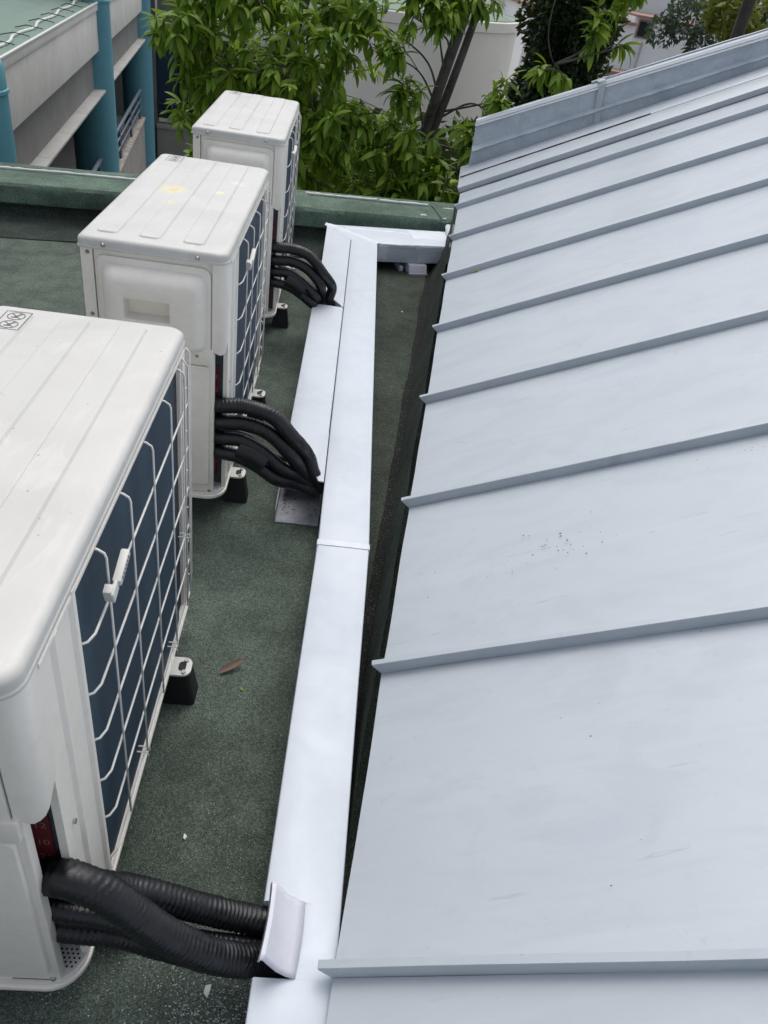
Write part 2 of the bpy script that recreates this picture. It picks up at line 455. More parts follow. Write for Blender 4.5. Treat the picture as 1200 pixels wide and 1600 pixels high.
# kerb under the eave ---------------------------------------------------
def kf(u, v):
    y = -3 + 7.35 * u
    cr = 0.345 + 0.113 * y if y < 1.4 else 0.503 + 0.1105 * (y - 1.4)
    if y < .6: cr = max(cr, 0.384 + 0.0385 * y)
    ev = 0.373 + 0.127 * y
    pr = ((cr - 0.012, DECK + 0.002), (cr, DECK + 0.003), (cr + 0.004, DECK + 0.006), (cr * .8 + (ev - .012) * .2, DECK + .035), (cr * .5 + (ev - .012) * .5, DECK + .085), (cr * .2 + (ev - .012) * .8, 0.03 + .014 * y), (ev - .012, 0.062 + .018 * y))
    if y < .5: pr = tuple((a_, min(b_, .05)) for a_, b_ in pr)
    k = v * 6; i = min(5, int(k)); q = k - i
    x = pr[i][0] * (1 - q) + pr[i + 1][0] * q; z = pr[i][1] * (1 - q) + pr[i + 1][1] * q
    return (x + noise.noise(Vector((y * 3, v * 4, 0))) * .006, y, z + abs(noise.noise(Vector((y * 4, v * 5, 3)))) * .003)
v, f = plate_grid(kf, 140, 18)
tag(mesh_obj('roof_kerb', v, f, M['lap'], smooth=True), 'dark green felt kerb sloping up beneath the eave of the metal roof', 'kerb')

# darker felt strip and black crease line: painted shade between trunking and kerb
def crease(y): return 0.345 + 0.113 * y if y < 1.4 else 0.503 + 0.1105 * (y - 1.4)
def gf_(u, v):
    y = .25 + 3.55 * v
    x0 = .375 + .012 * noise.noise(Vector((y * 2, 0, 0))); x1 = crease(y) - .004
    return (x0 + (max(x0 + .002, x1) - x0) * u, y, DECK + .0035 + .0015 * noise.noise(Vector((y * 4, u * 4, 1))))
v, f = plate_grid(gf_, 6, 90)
tag(mesh_obj('shade_felt', v, f, M['deck_shade'], smooth=True), kind='structure')
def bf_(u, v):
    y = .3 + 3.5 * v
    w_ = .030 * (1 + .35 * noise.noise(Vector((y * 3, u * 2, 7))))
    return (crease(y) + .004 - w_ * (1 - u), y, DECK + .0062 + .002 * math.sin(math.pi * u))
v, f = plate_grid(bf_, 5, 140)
tag(mesh_obj('crease_shade_line', v, f, M['crease_shade'], smooth=True), 'painted black shade line along the foot of the felt kerb under the eave', 'sealant')  # no real sealant here, the line stands in for the crease shadow

# metal roof ---------------------------------------------------------------
roof = empty('metal_roof', RP(-1.2, 0, -0.02))
RL = RP(-1.2, 0, -0.02)
tag(roof, 'pale blue-grey standing seam metal roof sloping up beside the white trunking', 'roof')
SL = 2.9
def panel(e0, e1, seed, s0=0.0):
    def fn(u, v):
        e = e0 + (e1 - e0) * u; s = s0 + (SL - s0) * v
        h = 0.0065 * noise.noise(Vector((e * 2.6 + seed, s * 1.3, seed))) * math.sin(math.pi * u) + 0.0012 * noise.noise(Vector((e * 9, s * 7, seed)))
        ed = 0.004 * noise.noise(Vector((e * 3, seed, 2))) if v == 0 else 0
        return RP(e, s + ed, h)
    V, F = plate_grid(fn, 16, 60)
    n = len(V)
    V += [tuple(Vector(V[i]) - RN * 0.012 + RS * .001) for i in range(17)]
    F += [(i, i + 1, n + i + 1, n + i) for i in range(16)]
    V += [tuple(Vector(RP(e0 + (e1 - e0) * i / 16, 0.02, -0.012))) for i in range(17)]
    F += [(n + i, n + i + 1, n + 17 + i + 1, n + 17 + i) for i in range(16)]
    return V, F
E0 = 0.003
edges = [E0 + 0.6 * i for i in range(-2, 8)]
for i, e in enumerate(edges):
    e1 = edges[i + 1] - 0.0005 if i + 1 < len(edges) else 4.565
    v, f = panel(e + 0.0005, e1, i * 3.7)
    mesh_obj('roof_panel', v, f, M['roof'], roof, smooth='auto', off=RL)
def seam(e):
    pr = [(0.0, -0.004), (0.0, 0.0255), (0.0015, 0.028), (0.013, 0.029), (0.0145, 0.0265), (0.0150, -0.004)]
    n = 40; V, F = [], []
    for i in range(n + 1):
        for k, (a, h) in enumerate(pr):
            t = max(0, h) / 0.03
            s = (-0.015 * t) if i == 0 else SL * i / n
            V.append(RP(e + a + 0.0012 * noise.noise(Vector((s * 3, e, 0))), s, h + 0.0006 * noise.noise(Vector((s * 5, e, k)))))
    m_ = len(pr)
    for i in range(n):
        for k in range(m_ - 1): F.append((i * m_ + k, i * m_ + k + 1, (i + 1) * m_ + k + 1, (i + 1) * m_ + k))
    F.append(tuple(range(m_))); F.append(tuple(range(n * m_, (n + 1) * m_)))
    # folded end tongue and base bead
    return V, F
for e in edges:
    v, f = seam(e)
    mesh_obj('standing_seam', v, f, M['roof'], roof, smooth='auto', off=RL)
# verge flashing: raised tray with lap line
def tray(e0, e1, h0, h1, s0=-.008):
    V, F = [], []
    n = 40
    for i in range(n + 1):
        s = s0 + (SL - s0) * i / n
        w_ = 0.003 * noise.noise(Vector((s * 2, e0, 0)))
        for (e, h) in ((e0, 0.004), (e0, h0), (e0 + .004, h0 + .002), (e1, h1), (e1, -0.03)):
            V.append(RP(e + w_, s, h + .001 * noise.noise(Vector((s * 7, e * 3, 0)))))
    for i in range(n):
        for k in range(4): F.append((i * 5 + k, i * 5 + k + 1, (i + 1) * 5 + k + 1, (i + 1) * 5 + k))
    F.append((0, 1, 2, 3, 4))
    return V, F
v, f = tray(4.575, 4.84, 0.033, 0.036); mesh_obj('verge_flashing', v, f, M['roof'], roof, smooth='auto', off=RL)
V_ = [RP(4.822, s_ / 10, .0405 + .001 * noise.noise(Vector((s_, 2, 0)))) for s_ in range(0, 13)]
mesh_obj('lap_gap', *tube(V_, [.0035 + .002 * noise.noise(Vector((k * .9, 0, 0))) for k in range(13)], 5), M['dark'], roof, off=RL)
v, f = tray(4.826, 5.12, 0.039, 0.042); mesh_obj('verge_flashing', v, f, M['roof'], roof, smooth='auto', off=RL)
# back slope so the ridge is closed
bk = [RP(-1.2, SL), RP(5.12, SL)]
V = [bk[0], bk[1], (bk[1][0] + 2.2, bk[1][1] - .3, bk[1][2] - 1.1), (bk[0][0] + 2.2, bk[0][1] - .3, bk[0][2] - 1.1)]
mesh_obj('back_slope', V, [(0, 1, 2, 3)], M['roof'], roof, off=RL)

# verge parapet (upstand wall at far gable)
X0 = Vector((1.075, 5.029, 0.199)); X1 = Vector((2.702, 4.802, 1.049)); T0 = Vector((1.017, 5.037, 0.479)); T1 = Vector((2.623, 4.813, 1.23))
wall = empty('verge_upstand', tuple(X0))
tag(wall, 'grey-blue painted upstand wall along the far gable edge of the metal roof', 'upstand wall')
nb = Vector((0.139, 0.990, 0)).normalized()
Ld = (T1 - T0) / (T1 - T0).x
Bd = (X1 - X0) / (X1 - X0).x
xs, xe = 1.035, 3.6
def wtop(x): return T0 + Ld * (x - T0.x)
def wbot(x): return X0 + Bd * (x - X0.x) - Vector((0, 0, 0.01))
def wf(u, v):
    x = xs + (xe - xs) * u
    b, t_ = wbot(x), wtop(x)
    p = b + (t_ - b) * v; p.x = x
    am = 0.010 if v < 0.5 else 0.003
    d = 0.004 * noise.noise(Vector((x * 5, v * 4, 0))) + am * 0.5 * noise.noise(Vector((x * 1.3, v * 2, 4)))
    if v < 0.5: d -= 0.010
    if abs(v - .5) < .05: d -= .020 + .030 * abs(noise.noise(Vector((x * 9, 1, 0))))
    if x > 1.75 and abs(v - .86) < .03: d += .006
    return tuple(p + Vector((0, d, 0)))
v, f = plate_grid(wf, 110, 25)
n = len(v)
# top and back
tv = [wtop(xs + (xe - xs) * i / 110) for i in range(111)]
for i, p in enumerate(tv):
    x = xs + (xe - xs) * i / 110
    q = Vector(v[25 * 111 + i])
    v.append(tuple(q + nb * .05 + Vector((0, 0, .004)))); v.append(tuple(Vector((x, p.y, -0.4)) + nb * .05))
for i in range(110):
    a = 25 * 111 + i
    f.append((a, a + 1, n + 2 * (i + 1), n + 2 * i)); f.append((n + 2 * i, n + 2 * i + 2, n + 2 * i + 3, n + 2 * i + 1))
f.append(tuple([j * 111 for j in range(26)] + [n, n + 1]))
mesh_obj('wall_face', v, f, M['roof_trowel'], wall, smooth='auto', off=tuple(X0))
# coping: bright top edge with second lip towards the right
def coping(x0, x1, dn, dz, w, hgt, wob=.002, lean=0):
    V, F = [], []
    n = 50
    for i in range(n + 1):
        x = x0 + (x1 - x0) * i / n
        p = wtop(x); p.x = x; p = p + Vector((0, wob * noise.noise(Vector((x * 6, dn, 0))), dz + wob * noise.noise(Vector((x * 4, dn, 3)))))
        a = p + nb * dn; b = a + nb * w
        V += [tuple(a - Vector((0, 0, hgt)) - nb * lean), tuple(a), tuple(b), tuple(b - Vector((0, 0, hgt)))]
    for i in range(n):
        for k in range(4): F.append((4 * i + k, 4 * i + (k + 1) % 4, 4 * i + 4 + (k + 1) % 4, 4 * i + 4 + k))
    F += [(0, 1, 2, 3), (4 * n, 4 * n + 1, 4 * n + 2, 4 * n + 3)]
    return V, F
v, f = coping(xs - .006, xe, 0.022, 0.014, 0.08, 0.030, lean=.034); mesh_obj('coping', v, f, M['roof'], wall, smooth='auto', off=tuple(X0))
v, f = coping(1.80, xe, 0.115, 0.022, 0.03, 0.05, .005); mesh_obj('rear_lip', v, f, M['roof'], wall, smooth='auto', off=tuple(X0))
# strap clamp
def strap_pts():
    x = 1.755
    t_ = wtop(x); t_.x = x; b = wbot(x + .035); b.x = x + .035
    f0 = Vector((0, -1, 0))
    return [t_ + nb * .09 + Vector((-.01, 0, .020)), t_ + nb * .0 + Vector((0, 0, .022)), t_ + f0 * .018 + Vector((0, 0, .004)), (t_ + b) / 2 + f0 * .016 + Vector((-.006, 0, 0.01)), b + f0 * .02 + Vector((0, 0, .035)), b + f0 * .05 + Vector((.005, 0, .022)), b + f0 * .085 + Vector((.02, 0, .028))]
sp_ = strap_pts(); V, F = [], []
for p in sp_:
    V += [tuple(p + Vector((-.019, .003, -.009))), tuple(p + Vector((.019, -.003, .009))), tuple(p + Vector((.019, .002, .014))), tuple(p + Vector((-.019, .008, -.004)))]
for i in range(len(sp_) - 1):
    for k in range(4): F.append((4 * i + k, 4 * i + (k + 1) % 4, 4 * i + 4 + (k + 1) % 4, 4 * i + 4 + k))
F += [(0, 1, 2, 3), tuple(4 * (len(sp_) - 1) + k for k in range(4))]
st = mesh_obj('strap', V, F, M['roof'], wall, smooth=False, off=tuple(X0), bevel=.002)
for (p, l_) in ((sp_[0], .045), (sp_[-1], .04)):
    v, f = tube([p + Vector((-l_, .004, -l_ * .5)), p + Vector((l_, -.004, l_ * .5))], .008, 6)
    mesh_obj('strap_end', v, f, M['roof'], wall, off=tuple(X0))

# ------------------------------------------------------------------ outdoor units
W, H = 0.848, 0.701
D = 0.337
UX = [((-0.0007, 0.0), 0.0097), ((0.0028, 1.2723), 0.0031), ((0.0036, 2.5928), 0.020)]
def make_unit(lidmat):
    r = empty('outdoor_unit', (0, 0, DECK))
    O = (0, 0, DECK)
    def P(name, geo, m, smooth=False, bevel=0, seg=2, parent=r):
        return mesh_obj(name, geo[0], geo[1], m, parent, smooth, O if parent is r else O, bevel, seg)
    # lid
    out = rrect(-D - .005, .0015, -.006, W + .005, [.016, .030, .026, .016], 6)
    def inset(pts, d):
        cx = sum(p[0] for p in pts) / len(pts); cy = sum(p[1] for p in pts) / len(pts)
        hx = (max(p[0] for p in pts) - min(p[0] for p in pts)) / 2; hy = (max(p[1] for p in pts) - min(p[1] for p in pts)) / 2
        return [(cx + (x - cx) * (hx - d) / hx, cy + (y - cy) * (hy - d) / hy) for x, y in pts]
    rings = [(inset(out, .004), .672), (inset(out, -.0015), .673), (inset(out, -.0015), .677), (out, .679), (out, .689)]
    for k in range(1, 6):
        a = math.pi / 2 * k / 5
        rings.append((inset(out, .014 * (1 - math.cos(a))), .689 + .011 * math.sin(a)))
    rings.append((inset(out, .03), .7012))
    V, F = [], []
    n = len(out)
    for pts, z in rings: V += [(x, y, z) for x, y in pts]
    for i in range(len(rings) - 1):
        for k in range(n): F.append((i * n + k, i * n + (k + 1) % n, (i + 1) * n + (k + 1) % n, (i + 1) * n + k))
    F.append(tuple((len(rings) - 1) * n + k for k in range(n))); F.append(tuple(range(n))[::-1])
    lid = P('lid', (V, F), lidmat, smooth='auto')
    for (x0, x1) in ((-.308, -.257), (-.212, -.160), (-.111, -.059)):
        a = rrect(x0, x1, .030, W - .026, .012, 5)
        b = inset(a, .0035)
        V = [(x, y, .7011) for x, y in a] + [(x, y, .7045) for x, y in b]; n = len(a)
        F = [(k, (k + 1) % n, n + (k + 1) % n, n + k) for k in range(n)] + [tuple(range(n, 2 * n))]
        P('raised_strip', (V, F), lidmat, smooth='auto')
        P('raised_strip', (V, F), lidmat, smooth='auto')if False else None
    # warning symbols printed at the far left corner of the lid
    prt = []
    z = .7051
    lx0, lx1, ly0, ly1 = -.305, -.262, .742, .815
    def stroke(p, q, w_): 
        p, q = Vector(p), Vector(q); d = (q - p).normalized(); nn_ = Vector((-d.y, d.x)) * w_ / 2
        return ([(*(p - nn_), z), (*(q - nn_), z), (*(q + nn_), z), (*(p + nn_), z)], [(0, 1, 2, 3)])
    w_ = .0016
    for p, q in (((lx0, ly0), (lx1, ly0)), ((lx1, ly0), (lx1, ly1)), ((lx1, ly1), (lx0, ly1)), ((lx0, ly1), (lx0, ly0))): prt.append(stroke(p, q, w_))
    for cy in (ly0 + .019, ly1 - .019):
        cx = (lx0 + lx1) / 2; R_ = .0145
        for i in range(20):
            a, b = 2 * math.pi * i / 20, 2 * math.pi * (i + 1) / 20
            prt.append(stroke((cx + R_ * math.cos(a), cy + R_ * math.sin(a)), (cx + R_ * math.cos(b), cy + R_ * math.sin(b)), w_))
        prt.append(stroke((cx - R_ * .7, cy + R_ * .7), (cx + R_ * .7, cy - R_ * .7), w_))
        prt.append(stroke((cx - .007, cy - .006), (cx + .003, cy - .004), .003)); prt.append(stroke((cx - .002, cy - .003), (cx + .005, cy + .007), .003))
        prt.append(stroke((cx + .004, cy + .008), (cx + .008, cy + .009), .003))
    P('warning_symbol', join_geo(prt), M['ink'])
    # casing pieces
    P('side_casing', join_geo([box(-D, -D + .02, .0, W, .0, .672), ]), M['casing'], bevel=.003)
    P('corner_post', prism(rrect(-D, -.3095, -.0005, .03, [.008, 0, 0, 0]), .0, .673), M['casing'], smooth='auto')
    P('front_panel', box(-.3075, -.029, .004, .022, .0, .6725), M['casing'], bevel=.0015)
    P('far_panel', box(-D + .021, -.004, W - .03, W - .002, .0, .672), M['casing'], bevel=.004)
    # border plate (service cover)
    pts = rrect(-.299, -.037, .43, .660, [.004, .022, .022, .016])
    P('service_cover', prism(pts, -.0035, .0045, 'y'), M['casing'], bevel=.0025)
    # hump with handle pocket
    def loop(x0, x1, z0, z1, y, r_): return [(x, y, z_) for x, z_ in rrect(x0, x1, z0, z1, r_, 4)]
    Ls = [loop(-.290, -.048, .446, .644, -.0036, .022), loop(-.287, -.051, .449, .641, -.010, .022), loop(-.279, -.058, .454, .632, -.026, .022), loop(-.268, -.066, .462, .620, -.0350, .020), loop(-.260, -.072, .468, .612, -.0370, .018)]
    n = len(Ls[0]); V = [q for L in Ls for q in L]; F = []
    for i in range(len(Ls) - 1):
        for k in range(n): F.append((i * n + k, i * n + (k + 1) % n, (i + 1) * n + (k + 1) % n, (i + 1) * n + k))
    po = [loop(-.238, -.126, .522, .578, -.0370, .003), loop(-.235, -.129, .525, .575, -.0355, .003), loop(-.232, -.132, .531, .572, -.004, .003)]
    b0 = len(V); V += [q for L in po for q in L]
    for k in range(n): F.append(((len(Ls) - 1) * n + k, (len(Ls) - 1) * n + (k + 1) % n, b0 + (k + 1) % n, b0 + k))
    for i in range(2):
        for k in range(n): F.append((b0 + i * n + k, b0 + i * n + (k + 1) % n, b0 + (i + 1) * n + (k + 1) % n, b0 + (i + 1) * n + k))
    F.append(tuple(b0 + 2 * n + k for k in range(n)))
    P('handle_cover', (V, F), M['casing'], smooth='auto')
    # lower raised panel
    pts = rrect(-.30, -.040, .042, .408, .014)
    P('lower_panel', prism(pts, -.005, .0045, 'y'), M['casing'], bevel=.003, seg=3)
    P('screw_tab', prism(rrect(-.088, -.0295, .412, .455, [.018, .004, .004, .004]), -.006, .0045, 'y'), M['casing'], bevel=.0015)
    # corner cover: wraps the right front corner above the pipe opening
    V, F = [], []
    prof_ = [(-.034, -.001)]
    for k in range(7):
        a = math.radians(-90 + 90 * k / 6); prof_.append((-.026 + .027 * math.cos(a), .026 + .027 * math.sin(a)))
    prof_.append((.001, .050))
    zb = [.452, .448, .443, .440, .440, .442, .448, .456, .475]
    n = len(prof_)
    for (x, y), zz in zip(prof_, zb): V.append((x, y, .6725))
    for (x, y), zz in zip(prof_, zb): V.append((x, y, zz + .012))
    for (x, y), zz in zip(prof_, zb): V.append((x * 1.0 - .002, y + .002, zz))
    for (x, y), zz in zip(prof_, zb): V.append((x - .012, y + .012, zz + .004))
    for j in range(3):
        for k in range(n - 1): F.append((j * n + k, j * n + k + 1, (j + 1) * n + k + 1, (j + 1) * n + k))
    P('corner_cover', (V, F), M['casing'], smooth='auto')
    # side frame with pressed ridges
    P('side_frame', join_geo([prism([(-.012, .0445), (-.001, .0445), (-.001, .152), (.004, .157), (.004, .166), (-.001, .170), (-.001, .176), (-.016, .176)], .012, .672)]), M['casing'], smooth='auto')
    P('side_ridge', prism([(-.001, .088), (.004, .094), (.004, .103), (-.001, .109)], .03, .665), M['casing'], smooth='auto')
    P('top_rail', box(-.014, -.0005, .176, W - .003, .655, .672), M['casing'], bevel=.002)
    P('lid_drip', box(-.010, .0035, .05, W - .02, .660, .668), M['casing'], bevel=.002)
    P('far_frame', box(-.014, -.0005, W - .024, W - .003, .012, .655), M['casing'], bevel=.002)
    P('coil', box(-.30, -.006, .176, W - .082, .013, .656), M['coil'])
    P('coil_end_plate', box(-.29, -.012, W - .0815, W - .025, .013, .656), M['dark'])
    # opening: inner plate, red strips
    P('inner_plate', box(-.20, -.014, .056, .064, .012, .66), M['inner'])
    P('inner_side', box(-.205, -.20, .02, .6, .012, .66), M['dark'])
    zt = 0.386
    for (z0, z1) in ((.265, .386), (.135, .262) if False else (.205, .247), (.045, .12)):
        P('red_strip', box(-.047, -.023, .052, .0562, z0, z1), M['red'])
    P('white_strip', box(-.047, -.023, .052, .0562, .2485, .2635), M['print'])
    # pan with perforated drain plate
    P('base_pan', prism(rrect(-D, .003, -.006, W + .004, [.01, .055, .02, .01], 8), -.006, .004), M['casing'], bevel=.002)
    pan = P('pan_rim', prism(rrect(-D + .004, -.001, -.002, W, [.01, .052, .02, .01], 8), .004, .012), M['casing'], smooth='auto')
    P('drain_plate', prism(rrect(-.10, -.004, .004, .054, [0, .042, 0, 0], 8), .012, .0145), M['alu'], smooth='auto')
    hl = []
    for i in range(12):
        for j in range(7):
            x = -.094 + i * .0075 + (j % 2) * .0037; y = .010 + j * .0062
            dx, dy = x - (-.046), y - .046
            if x > -.046 and y < .046 and math.hypot(dx, dy) > .037: continue
            hl.append(([(x + .0019 * math.cos(a), y + .0019 * math.sin(a), .0149) for a in [q * math.pi / 3 for q in range(6)]], [tuple(range(6))]))
    tag(P('drain_hole', join_geo(hl), M['dark']), kind='stuff')
    # feet and rubber blocks
    for (fx, sgn) in ((0, 1), (-D, -1)):
        for fy in (.135, .640):
            g1 = prism(rrect(fx - .01, fx + .046, fy - .026, fy + .026, [.004, .018, .018, .004], 5), -.004, .0015) if sgn > 0 else prism(rrect(fx - .046, fx + .01, fy - .026, fy + .026, [.018, .004, .004, .018], 5), -.004, .0015)
            ft = P('mounting_foot', g1, M['plastic'], bevel=.001)
            cx = fx + sgn * .026
            sl = P('slot', join_geo([prism(rrect(cx - .008, cx + .008, fy - .013, fy + .013, .007, 5), .0012, .0019)]), M['dark'], parent=r)
            for dy in (-.017, .016):
                P('foot_bolt', cyl((cx + .006 * sgn, fy + dy, .0015), (0, 0, 1), .005, .004, 8), M['screw'])
            bx = fx + sgn * .018
            b_ = [(bx + x, fy + y, DECK) for x, y in rrect(-.035, .038, -.032, .032, .01, 3)]
            t_ = [(bx + x, fy + y, -.018) for x, y in rrect(-.027, .028, -.026, .026, .01, 3)]
            t2 = [(bx + x, fy + y, -.0045) for x, y in rrect(-.025, .026, -.024, .024, .01, 3)]
            n = len(b_)
            V = b_ + t_ + t2
            F = [tuple(range(n))[::-1], tuple(range(2 * n, 3 * n))] + [(j * n + k, j * n + (k + 1) % n, (j + 1) * n + (k + 1) % n, (j + 1) * n + k) for j in range(2) for k in range(n)]
            P('rubber_block', (V, F), M['rubber'], smooth='auto')
    # screws
    for p in ((-.282, -.008, .684), (-.068, -.008, .684)): P('screw', cyl(p, (0, -1, 0), .0052, .003, 10, .0035), M['screw'])
    for p in ((-.320, -.001, .662), (-.320, -.001, .512), (-.320, -.001, .2), (-.070, -.006, .436), (-.040, .004, .018)): P('screw', cyl(p, (0, -1, 0), .005, .003, 10, .0035), M['screw'])
    P('screw', cyl((.001, .072, .335), (1, 0, 0), .004, .002, 8), M['screw']); P('screw', cyl((.001, W - .02, .60), (1, 0, 0), .004, .002, 8), M['screw'])
    # grille wires
    wr = .0019
    X = .016
    ys = [.250, .372, .508, .640, .757]
    zs = [.568, .470, .372, .274, .176]
    for y in ys:
        P('grille_wire', tube([(-.002, y, .660), (.006, y, .6585), (X - .002, y, .653), (X, y, .646), (X, y, .072)], wr, 6), M['wire'], smooth=True)
    for z_ in zs:
        P('grille_wire', tube([(-.002, .176, z_ - .005), (.006, .180, z_ - .004), (X - .0036, .192, z_), (X - .0036, .800, z_), (.004, W + .008, z_), (-.05, W + .012, z_)], wr, 6), M['wire'], smooth=True)
    P('grille_wire', tube([(.0, .165, .062), (X - .0036, .19, .070), (X - .0036, .800, .076), (.004, W + .008, .076), (-.05, W + .012, .076)], wr * 1.25, 6), M['wire'], smooth=True)
    P('grille_wire', tube([(.0, .80, .664), (X - .002, .80, .645), (X - .002, .80, .076)], wr, 6), M['wire'], smooth=True)
    P('grille_wire', tube([(.0, W + .006, .655), (.006, W + .012, .645), (.006, W + .012, .076)], wr, 6), M['wire'], smooth=True)
    for (y, z_) in ((.36, .077), (.62, .077), (.75, .27)):
        P('wire_hook', join_geo([tube([(.0, y, z_ + .006), (X + .004, y, z_ + .006), (X + .004, y, z_ - .004)], .0016, 5), tube([(.0, y + .012, z_ + .006), (X + .004, y + .012, z_ + .006), (X + .004, y + .012, z_ - .004)], .0016, 5)]), M['wire'])
    # thermistor holder clipped to the grille
    cd = Vector((0, .96, .28)).normalized(); cn = Vector((1, 0, 0)); cu = cd.cross(cn)
    base = Vector((X + .010, .243, .600))
    def obox(c, d0, l, w1, h1):
        c = Vector(c)
        b_ = [c + cn * sx * h1 / 2 + cu * sy * w1 / 2 for sx, sy in ((-1, -1), (1, -1), (1, 1), (-1, 1))]
        return hexa([tuple(q) for q in b_], [tuple(q + d0 * l) for q in b_])
    P('sensor_holder', obox(base + cd * .008, cd, .052, .013, .012), M['plastic'], bevel=.003)
    P('holder_bracket', join_geo([obox(base - cd * .016, cd, .024, .020, .005), obox(base - cd * .014 + cn * -.006, cd, .014, .024, .012)]), M['plastic'], bevel=.002)
    for k in range(6):
        P('holder_rib', obox(base + cd * (.016 + k * .0065) + cn * .0062 - cu * .002, cd, .002, .008, .002), M['channel'])
    return r, lid

def children(o): return [c for c in bpy.data.objects if c.parent == o]
def copy_tree(o):
    c = o.copy(); COL.objects.link(c)
    for ch in children(o):
        d = ch.copy(); COL.objects.link(d); d.parent = c
        for gc in children(ch):
            e_ = gc.copy(); COL.objects.link(e_); e_.parent = d
    return c
# number print on the red strips
def text_mesh(s, size):
    cu = bpy.data.curves.new('strip_number', 'FONT'); cu.body = s; cu.size = size
    o = bpy.data.objects.new('strip_number', cu); COL.objects.link(o)
    dg = bpy.context.evaluated_depsgraph_get(); me = bpy.data.meshes.new_from_object(o.evaluated_get(dg))
    bpy.data.objects.remove(o); me.materials.clear(); me.materials.append(M['print']); return me
unit, lid1 = make_unit(M['lid'])
for s, z_ in (('12', .350), ('10', .310), ('21', .275), ('12', .215), ('10', .085)):
    o = bpy.data.objects.new('strip_number', text_mesh(s, .018)); link(o, unit)
    o.location = (-.044, .0508, z_ - DECK); o.rotation_euler = (math.radians(90), 0, 0)
tag(unit, group='outdoor air conditioner units in a row')
units = [unit]
for i in (1, 2): units.append(copy_tree(unit))
for u, ((x, y), a), lab in zip(units, UX, ('nearest white air conditioner outdoor unit, cut off by the left edge of the photo', 'middle white air conditioner outdoor unit with yellow stains on its lid', 'farthest white air conditioner outdoor unit, standing against the leaves and the green parapet')):
    u.location = (x, y, DECK); u.rotation_euler = (0, 0, -a if False else (a if a == .0097 else a))
    tag(u, lab, 'air conditioner', 'outdoor air conditioner units in a row')
for ch in children(units[1]):
    if ch.name.startswith('lid') and 'drip' not in ch.name or ch.name.startswith('raised_strip'):
        ch.data = ch.data.copy(); ch.data.materials[0] = M['lid_stained']

# ------------------------------------------------------------------ trunking
Z1 = 0.060
tr = empty('pipe_trunking', (0.33, 0.5, DECK)); TO = (0.33, 0.5, DECK)
tag(tr, 'long white pipe trunking running between the outdoor units and the metal roof', 'trunking')
def lx(y): # left and right edge of run A
    return (0.2535 + 0.0290 * y if y < 1.045 else 0.2838 + 0.0045 * (y - 1.045)), (0.3800 + 0.0385 * y if y < 1.045 else 0.4202 + 0.0070 * (y - 1.045))
def run(y0, y1, left, right, z1, z0, n, name, m, cutl=None, parent=tr):
    V, F = [], []
    for i in range(n + 1):
        y = y0 + (y1 - y0) * i / n
        xl, xr = left(y), right(y)
        w_ = 0.0016 * noise.noise(Vector((y * 2.5, xl * 3, 0)))
        cr = .005
        for (x, z) in ((xl, z0), (xl, z1 - cr), (xl + cr * .3, z1 - cr * .3), (xl + cr, z1), (xl * .65 + xr * .35, z1 + w_), (xl * .35 + xr * .65, z1 + w_), (xr - cr, z1), (xr - cr * .3, z1 - cr * .3), (xr, z1 - cr), (xr, z0)):
            V.append((x + w_ * .4, y, z))
    for i in range(n):
        for k in range(9): F.append((i * 10 + k, i * 10 + k + 1, (i + 1) * 10 + k + 1, (i + 1) * 10 + k))
        F.append((i * 10 + 9, i * 10, (i + 1) * 10, (i + 1) * 10 + 9))
    F.append(tuple(range(10)))
    F.append(tuple(range(n * 10, n * 10 + 10)))
    return mesh_obj(name, V, F, m, parent, smooth='auto', off=TO)
Z0 = -0.040
L_ = lambda y: lx(y)[0]
R_ = lambda y: lx(y)[1]
run(-0.9, 0.004, L_, R_, Z1, Z0, 20, 'trunking_cover', M['trunk'])
# the stretch where the pipes enter: left side left open under the flap
run(0.004, 0.118, lambda y: 0.308 + 0.12 * y, R_, Z1, Z0, 4, 'trunking_cover', M['trunk'])
run(0.118, 1.045, L_, R_, Z1, Z0, 20, 'trunking_cover', M['trunk'])
run(1.036, 1.058, lambda y: lx(y)[0] - .002, lambda y: lx(y)[1] + .002, Z1 + .002, Z0, 2, 'joint_strip', M['caulk'])
run(1.045, 3.60, lambda y: lx(y)[0] + .0012, R_, Z1, Z0, 40, 'trunking_cover', M['trunk'])
# second, left run with a cut notch for the far pipes
sB = lambda y: lx(y)[0] - .0012
LB = lambda y: 0.1575
run(1.60, 2.655, LB, sB, Z1 - .0005, Z0, 16, 'trunking_cover', M['trunk'])
V = [];F = []
zt, zb_ = Z1 - .0005, Z0
def slab(pts): 
    v, f = hexa([(x, y, zb_) for x, y in pts], [(x, y, zt) for x, y in pts]); return v, f
lp_ = [(0.1575, 1.5998), (sB(1.6), 1.5998), (sB(1.33), 1.325), (0.268, 1.328), (.262, 1.345), (0.244, 1.352)]
mesh_obj('trunking_cover', *hexa([(x, y, zt - .004) for x, y in lp_], [(x, y, zt) for x, y in lp_]), M['trunk'], tr, off=TO)
mesh_obj('trunking_base', *box(.160, .281, 1.42, 1.598, zb_, zb_ + .004), M['channel'], tr, off=TO)
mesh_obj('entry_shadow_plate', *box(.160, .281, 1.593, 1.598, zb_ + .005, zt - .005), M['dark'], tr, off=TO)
mesh_obj('trunking_cover', *slab([(0.272, 2.690), (0.226, 2.760), (0.168, 2.915), (0.1575, 3.815), (sB(3.6), 3.70), (sB(2.7), 2.6556)]), M['trunk'], tr, off=TO, bevel=.002)
mesh_obj('notch_floor', *box(.20, .289, 2.64, 2.93, Z0, Z0 + .004), M['dark'], tr, off=TO)
